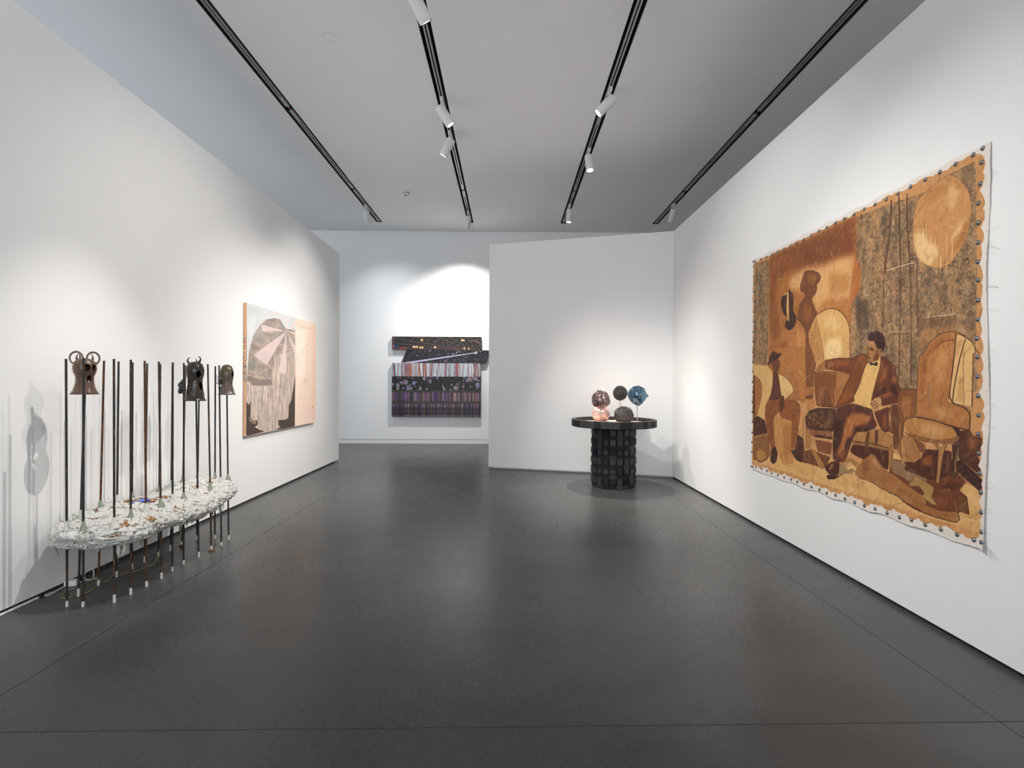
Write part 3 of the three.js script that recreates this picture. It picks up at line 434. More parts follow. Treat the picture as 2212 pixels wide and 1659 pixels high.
  lolly('glossy dark blue crumpled ball on a thin rod', 1.875, 1.330, -7.22, 0.128, blue, 9.4, 0.8, 0, [[1, 0.02, 0.1, 0.24, 0.02], [-1, -0.05, 0.2, 0.10, 0.03], [0.1, -1, 0.1, 0.16, 0.04], [-0.55, -0.8, 0.3, 0.10, 0.012]]);
  function lying(label, x, y, z, R, mat, seed, ridges, sharp, squash) { tag(mesh('crumpled_ball', crumple(R, seed, ridges, sharp).scale(1, squash, 1).translate(x, y, z), mat), label, 'ball', 'crumpled balls in the tray'); }
  lying('pale pink foil ball lying on the sand', 1.385, 1.048, -7.42, 0.128, rose, 3.3, 0.8, 0, 0.88);
  lying('dark grey wrinkled clay ball lying on the sand', 1.705, 1.038, -7.33, 0.138, clay2, 7.7, 1.0, 0.5, 0.84);
}

// ---------- paintings ----------
function painter(c, k) {                            // shapes of flat lists of points, k canvas pixels a unit (2 mm)
  const path = (p) => { c.beginPath(); for (let i = 0; i < p.length; i += 2) i ? c.lineTo(p[i] * k, p[i + 1] * k) : c.moveTo(p[0] * k, p[1] * k); };
  const smooth = (p) => { const n = p.length / 2, at = (i) => [p[2 * ((i + n) % n)] * k, p[2 * ((i + n) % n) + 1] * k]; c.beginPath(); for (let i = 0; i < n; i++) { const [ax, ay] = at(i - 1), [x, y] = at(i), [bx, by] = at(i + 1), la = Math.hypot(ax - x, ay - y) || 1, lb = Math.hypot(bx - x, by - y) || 1, q = Math.min(7 * k, la * 0.45, lb * 0.45); const s = [x + (ax - x) / la * q, y + (ay - y) / la * q], e = [x + (bx - x) / lb * q, y + (by - y) / lb * q]; i ? c.lineTo(...s) : c.moveTo(...s); c.quadraticCurveTo(x, y, ...e); } c.closePath(); };
  return {
    path, smooth,
    F: (col, p) => { smooth(p); c.fillStyle = col; c.fill(); },
    L: (col, w, p) => { c.strokeStyle = col; c.lineWidth = w * k; c.lineCap = c.lineJoin = 'round'; c.beginPath(); c.moveTo(p[0] * k, p[1] * k); const n = p.length / 2; for (let i = 1; i < n - 1; i++) c.quadraticCurveTo(p[2 * i] * k, p[2 * i + 1] * k, (p[2 * i] + p[2 * i + 2]) / 2 * k, (p[2 * i + 1] + p[2 * i + 3]) / 2 * k); c.lineTo(p[2 * n - 2] * k, p[2 * n - 1] * k); c.stroke(); },
    B: (col, r, p) => { c.save(); c.filter = `blur(${r * k * 0.5}px)`; smooth(p); c.fillStyle = col; c.fill(); c.restore(); },
    bounds: (p) => { const xs = p.filter((_, i) => !(i % 2)), ys = p.filter((_, i) => i % 2); return [Math.min(...xs), Math.min(...ys), Math.max(...xs), Math.max(...ys)]; },
  };
}
function strokes(c, W, H, n, seed, alpha, long = 60) {   // brush hairs over a whole picture
  const r = mulberry(seed); c.lineCap = 'round';
  for (let i = 0; i < n; i++) { const x = r() * W, y = r() * H, a = 0.9 + 1.6 * r() + (r() < 0.3 ? 1.2 : 0), l = 12 + r() * long; c.strokeStyle = r() < 0.5 ? `rgba(255,225,180,${alpha * r()})` : `rgba(60,25,10,${alpha * r()})`; c.lineWidth = 3 + r() * 12; c.beginPath(); c.moveTo(x, y); c.quadraticCurveTo(x + Math.cos(a) * l * 0.5 + 6 * (r() - 0.5), y + Math.sin(a) * l * 0.5, x + Math.cos(a) * l, y + Math.sin(a) * l); c.stroke(); }
}

// the big unstretched canvas on the right wall
{
  const W = 1325, H = 1125, K = 1.5, r = mulberry(101);
  const art = canvasTexture(Math.round(W * K), Math.round(H * K), (c, PW, PH) => {
    const { F: fill, L, B, path, bounds, smooth } = painter(c, K), F = (col, p) => { fill(col, p); c.strokeStyle = 'rgba(52,28,14,0.5)'; c.lineWidth = 2.2; c.stroke(); };
    c.fillStyle = '#e4dbd2'; c.fillRect(0, 0, PW, PH);
    const edge = []; const rag = (n, f) => { for (let i = 0; i < n; i++) edge.push(...f(i / n)); };
    const jag = () => (r() - 0.5) * 3.2, lobe = (t, n) => Math.abs(Math.sin(t * n * Math.PI)) ** 0.6 * (0.75 + 0.5 * Math.abs(Math.sin(t * 31.7)));
    rag(220, (t) => [14 + t * (W - 40), 20 - 5 * lobe(t, 24) + 3 * Math.sin(t * 57) + jag()]); rag(200, (t) => [W - 24 + 9 * lobe(t, 21) + 5 * Math.sin(t * 53) * Math.sin(t * 17) + jag() + 8 * Math.max(0, t - 0.6), 24 + t * (H - 52)]); rag(220, (t) => [W - 22 - t * (W - 32), H - 32 + 9 * lobe(t, 25) + 6 * Math.sin(t * 61) * Math.sin(t * 23) + jag()]); rag(200, (t) => [12 - 7 * lobe(t, 20) + jag() * 0.6, H - 26 - t * (H - 46)]);
    path(edge); c.fillStyle = '#c98f58'; c.fill(); c.save(); path(edge); c.clip();
    for (let i = 0; i < 260; i++) { c.globalAlpha = 0.25; c.fillStyle = ['#b97c49', '#d9a871', '#c08656', '#cf9a63', '#b57447'][i % 5]; c.beginPath(); c.ellipse(r() * PW, r() * PH, 20 + r() * 60, 10 + r() * 40, r() * 3, 0, 6.3); c.fill(); } c.globalAlpha = 1;
    fill('#dcab6b', [0, 985, 300, 1000, 700, 1010, 1000, 900, 1300, 960, 1320, 1080, 600, 1085, 0, 1080]);
    for (let i = 0; i < 160; i++) { c.globalAlpha = 0.3; c.fillStyle = ['#e8be82', '#cc9152', '#e2b070', '#d39a5b'][i % 4]; c.beginPath(); c.ellipse(r() * PW, (980 + r() * 100) * K, 20 + r() * 60, 8 + r() * 26, (r() - 0.5), 0, 6.3); c.fill(); } c.globalAlpha = 1;
    const LACE = (p) => {
      const [x0, y0, x1, y1] = bounds(p), area = (x1 - x0) * (y1 - y0); c.save(); path(p); c.clip(); c.fillStyle = '#9b774f'; c.fillRect(0, 0, PW, PH);
      for (let i = 0; i < area / 1500; i++) { const x = (x0 + r() * (x1 - x0)) * K, y = (y0 + r() * (y1 - y0)) * K; c.globalAlpha = 0.35; c.fillStyle = ['#b08457', '#7b6247', '#b98a5e', '#6b5743', '#a8835d', '#8d7358'][i % 6]; c.beginPath(); c.ellipse(x, y, 12 + r() * 30, 30 + r() * 70, (r() - 0.5) * 0.4, 0, 6.3); c.fill(); }
      for (let i = 0; i < area / 120; i++) { const x = (x0 + r() * (x1 - x0)) * K, y = (y0 + r() * (y1 - y0)) * K, a = r() * 6.3, q = 4 + r() * 11; c.globalAlpha = 0.55 + r() * 0.35; c.strokeStyle = ['#43362b', '#524131', '#382e27', '#5f4b38'][i % 4]; c.lineWidth = 1.2 + r() * 2.6; c.beginPath(); c.arc(x, y, q, a, a + 2 + r() * 3); c.stroke(); }
      for (let i = 0; i < area / 620; i++) { const x = (x0 + r() * (x1 - x0)) * K, y = (y0 + r() * (y1 - y0)) * K; c.globalAlpha = 0.55; c.fillStyle = ['#c08b5a', '#b5835a', '#c69a6f', '#b07a48'][i % 4]; c.beginPath(); c.ellipse(x, y, 4 + r() * 8, 5 + r() * 11, r() * 3, 0, 6.3); c.fill(); }
      for (let i = 0; i < area / 380; i++) { const x = (x0 + r() * (x1 - x0)) * K, y = (y0 + r() * (y1 - y0)) * K; c.globalAlpha = 0.35; c.strokeStyle = i % 3 ? '#4a3c31' : '#cfa982'; c.lineWidth = 0.8 + r() * 1.6; c.beginPath(); c.moveTo(x, y); c.bezierCurveTo(x + 14 * (r() - 0.5), y + 10, x + 16 * (r() - 0.5), y + 20, x + 14 * (r() - 0.5), y + 24 + r() * 24); c.stroke(); }
      for (let i = 0; i < area / 5200; i++) { const x = (x0 + r() * (x1 - x0)) * K, y = (y0 + r() * (y1 - y0)) * K, d = i % 3; c.globalAlpha = d ? 0.16 : 0.2; c.fillStyle = d ? '#2f261f' : '#d2a878'; c.beginPath(); c.ellipse(x, y, 8 + r() * 26, 40 + r() * 110, (r() - 0.5) * 0.2, 0, 6.3); c.fill(); }
      c.globalAlpha = 1; c.restore();
    };
    const SQUIG = (p) => { const [x0, y0, x1, y1] = bounds(p); c.save(); path(p); c.clip(); for (let i = 0; i < 150; i++) { const x = (x0 + r() * (x1 - x0)) * K, y = (y0 + r() * (y1 - y0)) * K, a = r() * 6.3; c.strokeStyle = ['#9a6a3c', '#7d5029', '#b07d48', '#5e3a20'][i % 4]; c.lineWidth = 1.5 + r() * 2.5; c.beginPath(); c.arc(x, y, 4 + r() * 9, a, a + 1.6 + r() * 3); c.stroke(); } c.restore(); };
// papered wall and drawn curtain
LACE([807,32,963,42,1108,58,1209,37,1286,35,1288,179,1292,360,1289,540,1294,688,1103,691,1103,683,1014,682,812,643,758,553,771,361,792,345,830,299,829,251,805,187]);
LACE([34,25,173,38,173,322,167,487,152,570,10,560,23,193]);
F('#d9a765',[172,38,179,40,177,323,171,487,163,487,168,321]);
// brown panel behind the figures
F('#a9682f',[181,33,800,30,805,187,829,251,830,299,792,345,771,361,773,564,537,552,434,703,172,669,170,468]);
B('#7a4120',34,[181,33,800,30,803,172,654,175,534,158,377,133,191,142]);
B('#8c4f25',26,[177,35,352,39,441,126,340,131,244,144,231,253,289,428,197,458,176,299]);
B('#d5a066',26,[353,171,471,157,588,174,707,164,792,180,792,198,772,349,610,355,573,363,529,296,442,246,354,222]);
B('#b98147',20,[639,212,762,242,763,305,650,303]);
B('#a9642f',12,[792,181,814,206,829,247,825,293,798,338,768,357,776,283,788,223]);
B('#b4733a',24,[568,355,610,316,767,330,768,439,709,373,656,352]);
// silhouette with turned head
F('#70401f',[479,164,528,172,577,195,591,217,578,234,559,241,564,258,559,274,540,289,526,295,535,320,554,350,571,369,547,389,519,416,502,445,491,448,467,407,437,382,416,369,431,336,436,308,454,290,478,280,472,262,442,246,439,224,453,199,465,173]);
B('#8a5428',14,[494,183,545,191,556,213,534,236,500,222]);
B('#8a5024',20,[478,308,524,315,535,371,490,399,455,353]);
F('#6a3d20',[491,448,502,445,503,469,531,533,559,585,549,607,488,606]);
L('#3a2416',2.2,[457,289,436,308,431,343,416,369,437,382,470,411,491,449]);
// pale arch
F('#d6a362',[568,369,615,356,661,356,709,373,746,405,768,448,773,490,770,568,612,570,601,530,503,459,519,427,541,392]);
B('#b98348',14,[519,437,560,388,585,457,612,557,559,575,508,484]);
B('#ecca90',18,[652,476,710,485,733,520,710,562,622,564,617,518]);
B('#e3b778',16,[610,378,685,379,723,433,671,459,600,426]);
L('#3a2416',3,[571,369,615,356,661,357,709,373,746,405,768,448,773,490,771,565]);
L('#5b3a22',2,[563,388,580,456,607,524,612,570]);
L('#5b3a22',1.4,[502,452,564,461]);
L('#5b3a22',1.4,[531,519,559,581]);
// robed figure with the long dark head
F('#b4733a',[302,396,349,415,413,383,461,413,485,447,488,606,270,600,262,501,275,427]);
B('#c58548',16,[407,422,467,428,480,550,420,547]);
B('#9a5c2b',18,[269,464,330,450,358,581,277,586]);
F('#3c2018',[291,244,328,224,354,226,380,245,387,279,384,329,412,361,406,393,382,412,349,415,316,393,316,371,342,360,329,343,309,337,288,304,277,272]);
F('#d6a468',[333,224,346,230,353,372,342,371,329,321,331,270]);
F('#c58f55',[291,243,328,225,330,243]);
L('#4a2c1a',2,[390,310,415,323,418,355,406,371]);
L('#4a2c1a',1.6,[302,347,295,376,316,397]);
L('#4a2c1a',1.4,[302,399,275,434,272,494]);
L('#4a2c1a',1.4,[394,420,420,458]);
L('#4a2c1a',1.4,[437,400,465,480,444,513]);
L('#4a2c1a',1.4,[346,422,357,544]);
L('#4a2c1a',1.4,[244,121,238,223,273,249]);
L('#4a2c1a',1.4,[343,139,344,228]);
L('#4a2c1a',1.4,[244,121,327,124]);
// left seated figure
F('#b27238',[166,482,487,505,489,742,451,751,404,637,292,628,265,587,283,519]);
F('#ddb06c',[12,563,151,573,200,598,216,627,212,685,185,727,145,771,129,854,60,832,102,747,110,669,84,643,30,620,12,602]);
F('#a06432',[26,618,84,647,110,673,102,730,68,801,51,837,28,830]);
F('#5a2f1c',[12,624,29,620,35,834,15,844]);
F('#6b3e24',[199,564,261,546,278,571,269,595,247,613,219,608]);
F('#482719',[171,559,179,530,214,500,226,509,257,519,287,516,288,527,261,544,215,560,167,572,149,562]);
L('#8a5530',3,[161,568,215,559,262,543,286,527]);
F('#5a2f1d',[216,608,258,615,270,640,281,676,289,721,278,741,169,749,189,727,208,677]);
F('#a76c38',[299,624,356,606,397,633,418,683,445,740,412,741,322,741,385,707,395,691,370,660,328,637]);
F('#e2b878',[260,616,321,633,342,649,370,664,391,691,385,707,350,723,322,741,300,725,287,717,277,676]);
F('#8b4c25',[145,771,185,744,271,744,271,802,226,826,218,876,227,929,237,973,204,987,180,955,154,899,139,819]);
F('#8f5127',[322,742,412,741,445,762,448,781,439,838,423,908,424,958,373,968,373,913,379,835,294,829,271,811,301,789]);
L('#5d2f18',1.6,[154,839,218,826]);
L('#5d2f18',1.6,[161,855,220,843]);
L('#5d2f18',1.6,[169,870,221,859]);
L('#5d2f18',1.6,[176,886,223,876]);
L('#5d2f18',1.6,[184,901,225,892]);
L('#5d2f18',1.6,[191,916,227,908]);
L('#5d2f18',1.6,[199,931,228,925]);
L('#5d2f18',1.6,[206,946,230,941]);
L('#5d2f18',1.6,[213,961,232,957]);
L('#63331a',1.6,[385,769,438,759]);
L('#63331a',1.6,[387,790,436,782]);
L('#63331a',1.6,[390,811,435,804]);
L('#63331a',1.6,[392,832,433,827]);
L('#63331a',1.6,[394,853,431,850]);
L('#63331a',1.6,[396,874,430,873]);
L('#63331a',1.6,[399,895,428,896]);
L('#63331a',1.6,[401,916,426,919]);
F('#5a3018',[291,723,315,724,317,784,275,806,271,750]);
L('#33190f',1.4,[282,749,280,802]);
L('#33190f',1.4,[293,749,291,801]);
L('#33190f',1.4,[305,748,303,801]);
F('#c68a4b',[218,843,256,828,294,833,379,835,376,901,370,976,394,1015,388,1032,311,1053,273,1013,250,976,227,917]);
B('#b17439',14,[302,869,376,847,374,979,318,1039]);
F('#43211a',[204,987,239,973,260,1007,251,1045,220,1065,193,1054,196,1016]);
F('#43211a',[370,976,414,962,441,989,468,1008,460,1019,414,1012]);
F('#4c281a',[15,844,69,836,137,853,156,907,159,917,16,947]);
F('#a26c3d',[16,952,161,921,165,927,16,961]);
F('#8a5a35',[16,961,171,929,196,1012,164,1050,97,1078,45,1073,17,1073]);
F('#b5803f',[49,1024,88,1005,143,1015,152,1044,97,1069,58,1062]);
// middle chair
F('#9a6030',[483,505,499,506,548,585,559,593,536,639,488,679]);
F('#7d4825',[486,469,516,501,557,587,497,626,545,607,546,679,486,680]);
F('#a9652f',[486,683,546,682,546,711,486,715]);
F('#b9783d',[501,732,546,728,551,760,501,785]);
F('#6b3b20',[488,718,542,714,542,725,489,733]);
F('#8b5228',[549,613,697,616,682,715,683,757,567,759,555,718]);
L('#5d3319',1.3,[557,618,557,675]);
L('#5d3319',1.3,[562,623,562,688]);
L('#5d3319',1.3,[567,628,567,701]);
L('#5d3319',1.3,[572,618,572,682]);
L('#5d3319',1.3,[576,623,577,695]);
L('#5d3319',1.3,[581,628,581,677]);
L('#5d3319',1.3,[586,618,586,690]);
L('#5d3319',1.3,[591,623,591,703]);
L('#5d3319',1.3,[596,628,595,684]);
L('#5d3319',1.3,[600,619,600,697]);
L('#5d3319',1.3,[605,624,605,678]);
L('#5d3319',1.3,[610,629,609,691]);
L('#5d3319',1.3,[615,619,614,704]);
L('#5d3319',1.3,[619,624,619,685]);
L('#5d3319',1.3,[624,629,623,698]);
L('#5d3319',1.3,[629,619,628,680]);
L('#5d3319',1.3,[633,624,632,692]);
L('#5d3319',1.3,[638,629,637,705]);
L('#5d3319',1.3,[642,619,641,687]);
L('#5d3319',1.3,[647,624,646,699]);
L('#5d3319',1.3,[652,629,650,681]);
L('#5d3319',1.3,[656,620,654,694]);
L('#5d3319',1.3,[661,625,659,676]);
L('#5d3319',1.3,[665,629,663,688]);
L('#5d3319',1.3,[669,620,668,701]);
L('#5d3319',1.3,[674,625,672,683]);
L('#5d3319',1.3,[678,630,676,695]);
L('#5d3319',1.3,[683,620,680,677]);
L('#5d3319',1.3,[687,625,685,690]);
L('#5d3319',1.3,[692,630,689,702]);
F('#74421f',[625,678,655,715,671,756,595,756]);
L('#45240f',2.2,[583,625,566,675,567,753]);
L('#45240f',2.2,[636,681,612,755]);
L('#45240f',4,[549,613,555,718,567,759,629,759,692,760]);
F('#a66b37',[699,616,738,623,775,634,739,680,688,759,679,754,699,649]);
F('#45261a',[483,809,514,781,578,767,692,765,675,859,550,864,487,853]);
SQUIG([492,797,682,769,667,851,493,849]);
F('#8a5530',[487,868,521,868,524,890,670,885,669,858,550,865,487,855]);
F('#4a2513',[551,883,670,881,670,891,551,894]);
F('#a97341',[485,866,521,872,533,903,521,946,488,951]);
F('#7d482a',[557,904,667,905,662,954,574,952]);
F('#4f2816',[427,896,472,910,479,965,528,958,540,1007,473,1018,441,989,414,962]);
F('#6d3f22',[472,966,521,952,657,965,631,1013,552,1016,479,1013]);
F('#a5743f',[521,945,557,951,620,1001,615,1020,587,1021]);
L('#5b3a20',4,[471,817,465,877,472,962]);
// main seated man
F('#6c3619',[620,567,661,564,706,562,776,566,820,556,831,551,859,556,864,576,867,586,852,605,835,637,828,659,810,690,792,716,800,729,778,737,692,764,686,762,739,680,775,631,738,620,670,610,623,604]);
B('#8a4a22',10,[627,576,706,571,776,577,761,595,682,594,631,593]);
F('#87491f',[822,557,852,562,861,576,861,588,845,610,821,662,785,708,763,732,698,758,775,636,800,586]);
L('#5f3014',1.4,[813,574,739,696]);
L('#5f3014',1.4,[816,576,745,697]);
L('#5f3014',1.4,[820,578,750,698]);
L('#5f3014',1.4,[823,580,755,699]);
L('#5f3014',1.4,[826,582,761,700]);
L('#5f3014',1.4,[829,584,766,701]);
L('#5f3014',1.4,[833,587,771,702]);
L('#5f3014',1.4,[836,589,777,703]);
L('#5f3014',1.4,[839,591,782,703]);
L('#5f3014',1.4,[842,593,787,704]);
L('#5f3014',1.4,[845,595,792,705]);
L('#5f3014',1.4,[848,597,797,706]);
F('#e0b16b',[862,591,930,569,924,617,905,664,891,710,884,730,890,758,847,749,800,741,781,737,801,729,792,716,811,692,830,659,847,615]);
F('#602e17',[928,570,941,566,975,588,999,603,1001,633,1008,655,1020,682,1021,714,1003,731,976,737,936,743,929,712,904,717,884,729,890,706,903,667,922,617,932,584]);
F('#7b3f1d',[932,579,947,585,935,617,913,664,897,701,907,664,924,617]);
B('#8d4d23',8,[947,603,966,609,951,650,916,676,932,634]);
B('#96562a',7,[978,644,996,635,1007,658,991,665]);
B('#8d4d23',8,[923,710,976,692,1000,686,994,700,939,717]);
B('#40190f',8,[976,664,1002,673,1014,707,991,703,973,685]);
B('#41190f',7,[890,703,929,686,960,676,951,695,907,712]);
F('#aa7341',[869,503,899,510,905,530,919,543,934,539,935,551,929,565,919,579,889,588,866,579,862,566,866,561,860,556,864,549,864,532]);
B('#6b3d21',6,[906,537,923,553,920,579,889,587,898,568,909,552]);
B('#c08a54',7,[872,508,895,514,899,530,872,528]);
B('#7d4a28',4,[864,566,879,571,876,579,866,576]);
F('#341410',[864,504,868,488,889,478,912,476,934,485,947,500,952,524,948,540,938,555,935,539,922,543,909,530,899,510,882,510]);
L('#33180f',4,[871,535,882,534,895,539]);
L('#24100a',4,[876,541,886,541,892,544]);
L('#4a2614',3.4,[865,537,867,547,862,555,869,560,876,558]);
L('#3a1a10',3.4,[864,566,873,568,879,572]);
L('#5a3018',3,[923,548,930,544,933,551,927,558]);
F('#2f2219',[876,583,896,593,914,585,916,600,906,601,896,596,880,599]);
F('#c38e5c',[884,735,900,717,920,711,934,716,937,733,920,748,904,768,899,766,901,753,891,747]);
L('#4a2716',3,[887,740,907,726]);
L('#4a2716',3,[892,747,914,734]);
L('#4a2716',3,[901,755,920,741]);
L('#4a2716',3,[886,735,882,741]);
F('#a66d3b',[559,605,579,585,621,568,621,604,592,618,587,609,569,611]);
L('#3f2212',2,[557,595,502,621]);
L('#4a2916',2,[569,611,596,592]);
// trousers and shoe
F('#55291a',[695,765,773,741,817,746,890,758,897,784,914,811,907,824,860,841,811,846,789,878,748,967,721,976,688,976,675,968,671,913,683,804]);
B('#a5622f',9,[754,799,788,778,846,775,890,787,867,808,803,828,782,863,740,920,705,957,700,949,728,880,743,833]);
B('#3a1911',10,[789,834,839,827,890,816,864,839,804,846]);
B('#7a4224',10,[720,931,756,921,744,961,717,974]);
B('#4a2420',6,[755,877,789,870,759,918,740,915]);
B('#3b1a13',12,[687,811,735,810,728,869,684,946,678,912]);
F('#5e301c',[900,767,938,755,969,744,973,829,946,837,926,815,913,795]);
B('#8a4c26',8,[945,774,957,775,958,826,942,818]);
F('#4b2013',[621,1016,651,989,688,976,714,977,710,1025,685,1042,647,1034]);
F('#34170f',[633,1047,647,1037,685,1042,747,1013,685,1049,641,1058]);
B('#8b5a35',4,[657,992,680,993,672,1008,655,1005]);
L('#d9c0a0',2,[649,1014,664,1008]);
// chair of the main man, and the floor
F('#7b4b28',[969,749,984,737,998,743,991,782,989,838,972,831,979,783]);
F('#6f3f20',[998,743,1014,726,1061,725,1062,773,1037,788,1032,837,1012,884,994,889,989,838]);
B('#93592d',8,[1008,740,1056,736,1056,769,1017,787]);
F('#8d5930',[1013,794,1026,791,1026,891,1029,920,1009,885]);
F('#aa7641',[811,848,860,841,933,826,995,850,989,871,976,880,907,875,789,884]);
F('#8e5c32',[789,884,907,879,973,885,971,897,868,892,789,896]);
L('#4a2916',3,[789,884,907,881,974,887]);
F('#49200f',[789,898,871,894,971,897,968,963,940,958,901,919,854,945,804,937,775,926]);
F('#a26c3d',[970,886,992,871,989,919,981,972,973,966,969,915]);
F('#5b3319',[864,843,878,839,872,889,858,940,849,941]);
F('#5b3319',[904,829,919,828,921,859,913,891,904,873]);
// fabric and figure on the floor
F('#6b3519',[973,971,993,921,1054,922,1155,897,1233,889,1233,925,1263,946,1239,975,1265,988,1273,1038,1247,1036,1237,1041,1244,1059,1232,1072,1199,1074,1143,1075,1079,1070,1039,1057,1017,1042,974,1042]);
F('#8f6a4a',[983,920,1027,925,1126,947,1126,983,1058,984,983,968]);
F('#a16838',[847,946,891,915,915,938,959,966,1002,977,1058,1002,1126,1023,1126,1058,1096,1066,1030,1054,1016,1044,928,1031,869,1014,827,1019,801,1001,826,971]);
B('#8a5630',10,[847,956,875,937,875,973,855,1004,837,992]);
B('#b98a58',9,[898,928,927,955,928,971,892,949]);
F('#9a7a4d',[713,987,741,975,760,1001,790,988,805,995,768,1013,745,1014,713,1025]);
F('#a5743f',[748,953,790,952,833,968,819,985,782,963,744,974]);
L('#4c3a24',2.4,[827,1020,869,1015,928,1032,972,1040,1016,1045,1030,1055,1058,1065]);
F('#9b6331',[1013,1022,1058,1018,1106,1044,1167,1052,1234,1040,1242,1060,1230,1072,1157,1074,1106,1070,1064,1037]);
F('#a97c46',[1084,961,1156,985,1145,1016,1168,1038,1145,1039,1108,1022,1120,1012,1099,992,1051,1002]);
B('#7b4322',10,[1170,1003,1199,1014,1199,1039,1167,1040]);
B('#4f2412',9,[1183,966,1257,949,1233,975,1183,988]);
L('#4c3a24',2.4,[974,1041,1017,1043,1039,1058,1079,1070,1143,1076,1199,1074,1232,1072]);
F('#70431f',[1236,990,1265,989,1272,1038,1248,1031]);
L('#3f2212',2,[1265,989,1272,1038]);
F('#502716',[1240,801,1275,797,1282,814,1309,813,1307,847,1292,859,1312,896,1299,917,1257,890,1237,884]);
B('#7d4a28',10,[1268,811,1303,818,1289,855,1266,850]);
F('#3b1d15',[1233,889,1247,885,1319,936,1311,957,1302,963,1257,938,1230,919]);
F('#4d2412',[1046,928,1105,904,1119,871,1169,868,1192,866,1215,865,1212,937,1167,955,1145,964,1038,950]);
B('#8a4a22',9,[1108,902,1144,887,1150,919,1111,923]);
F('#a6713f',[1048,834,1075,841,1102,881,1102,902,1084,918,1045,924]);
F('#7b4827',[1075,841,1119,857,1119,888,1102,881]);
// right chair
F('#804b27',[1020,681,1084,683,1081,771,1034,791,1021,802,1005,730]);
F('#9b6032',[1027,704,1067,705,1065,767,1037,781,1021,747]);
L('#4a2916',3,[1020,682,1084,683]);
F('#61351c',[985,736,1005,735,1015,868,992,871]);
F('#af703a',[1081,771,1085,676,1094,584,1099,573,1111,571,1119,557,1136,534,1163,516,1195,507,1225,510,1245,521,1223,581,1211,652,1202,722,1274,735,1271,797,1232,792,1160,775,1098,770]);
B('#9a5d2c',10,[1099,584,1117,575,1142,546,1174,526,1220,528,1221,541,1179,535,1150,556,1125,590,1109,675,1098,748]);
B('#c08449',14,[1153,563,1200,557,1196,643,1159,675]);
B('#c08a4e',12,[1143,734,1207,738,1222,770,1154,761]);
L('#553018',2.6,[1086,770,1086,676,1094,584,1099,573,1111,571,1119,557,1136,534,1163,516,1195,508,1225,510,1245,521,1271,539,1280,552,1287,568,1300,579]);
L('#553018',2,[1223,536,1195,533,1174,540,1153,556,1145,570]);
L('#6b4020',1.8,[1120,585,1117,652,1109,699]);
L('#7d624c',3,[1131,666,1129,711,1138,736]);
F('#dfb274',[1228,518,1247,525,1273,542,1283,555,1288,573,1281,585,1280,730,1214,722,1202,720,1214,643,1224,568]);
B('#c48e50',8,[1229,542,1245,534,1231,582,1223,590]);
B('#c99758',8,[1236,644,1251,644,1251,718,1232,714]);
L('#5d3518',4,[1257,536,1242,582,1231,630,1221,675,1215,721]);
L('#5d3518',3,[1282,580,1281,631,1278,730]);
L('#8a5a30',1.8,[1251,570,1252,724]);
L('#4a2916',4,[1227,519,1222,581,1212,652,1202,722,1274,735,1271,797]);
F('#b77c42',[1034,796,1047,781,1080,774,1154,778,1207,792,1230,808,1233,818,1213,832,1166,839,1104,834,1053,825]);
B('#c9945a',10,[1104,795,1155,791,1197,806,1155,828,1107,819]);
F('#3c1e15',[1212,791,1241,795,1240,819,1234,820,1230,807]);
L('#4a2916',4,[1082,772,1154,777,1207,791,1271,797]);
F('#8d5b33',[1037,825,1104,835,1166,838,1213,828,1238,814,1240,829,1218,843,1192,846,1144,847,1110,849,1081,842,1047,831]);
F('#aa7845',[1032,835,1043,834,1045,881,1042,924,1026,942,1022,938,1035,895]);
F('#ab7846',[1144,845,1171,851,1177,861,1192,844,1208,839,1195,855,1185,881,1173,968,1161,970,1169,883,1166,861]);
F('#45281b',[1215,843,1240,829,1238,867,1229,901,1234,933,1231,941,1212,938,1218,881]);
F('#9a7546',[1234,854,1239,853,1228,901,1231,925,1225,924,1224,902]);
L('#3f2212',2.2,[1169,863,1166,923,1160,968]);
L('#3f2212',2.2,[1197,847,1185,881,1173,968]);
// big oval
F('#c48a50',[1202,38,1227,57,1253,91,1268,122,1275,171,1269,201,1259,244,1234,279,1207,306,1174,313,1139,302,1108,282,1086,259,1069,207,1067,157,1070,118,1081,93,1094,67,1134,51,1169,40]);
B('#d9aa70',12,[1203,68,1240,102,1227,126,1206,152,1195,114]);
B('#b0713a',10,[1221,57,1245,85,1238,96,1222,83]);
B('#e4b97f',10,[1071,176,1114,187,1120,211,1159,242,1168,270,1144,276,1144,299,1114,284,1087,258,1073,219]);
B('#dcae76',9,[1222,210,1254,182,1256,197,1228,230,1204,233]);
B('#ad6f38',10,[1249,199,1266,196,1257,239,1228,273,1215,260,1241,230]);
B('#b57a42',16,[1107,82,1177,53,1189,82,1125,104]);
L('#e9c48f',2,[1107,156,1109,189,1108,221]);
L('#e9c48f',2,[1119,163,1121,193,1120,222]);
L('#e9c48f',2,[1095,243,1097,264,1096,285]);
L('#e9c48f',2,[1135,203,1136,229,1135,254]);
L('#e9c48f',2,[1151,208,1153,263,1152,318]);
L('#e9c48f',2,[1157,259,1159,291,1158,322]);
L('#e9c48f',2,[1172,276,1173,302,1172,327]);
L('#e9c48f',2,[1193,220,1194,272,1193,322]);
L('#e9c48f',2,[1211,230,1212,262,1211,293]);
// curtain folds
L('#4a2717',6,[975,34,974,86,967,154,951,234,948,278]);
L('#4a2717',6,[1009,35,1011,112,1015,222,1016,293]);
L('#4a2717',5,[1043,37,1041,122,1051,205,1057,302]);
L('#5a3a25',4,[945,229,942,345,939,462]);
L('#5a3a25',5,[1016,246,1017,415,1014,612,1009,662]);
L('#5a3a25',4,[1058,284,1063,449,1063,668]);
L('#5a3a25',4,[1085,263,1086,398,1090,485]);
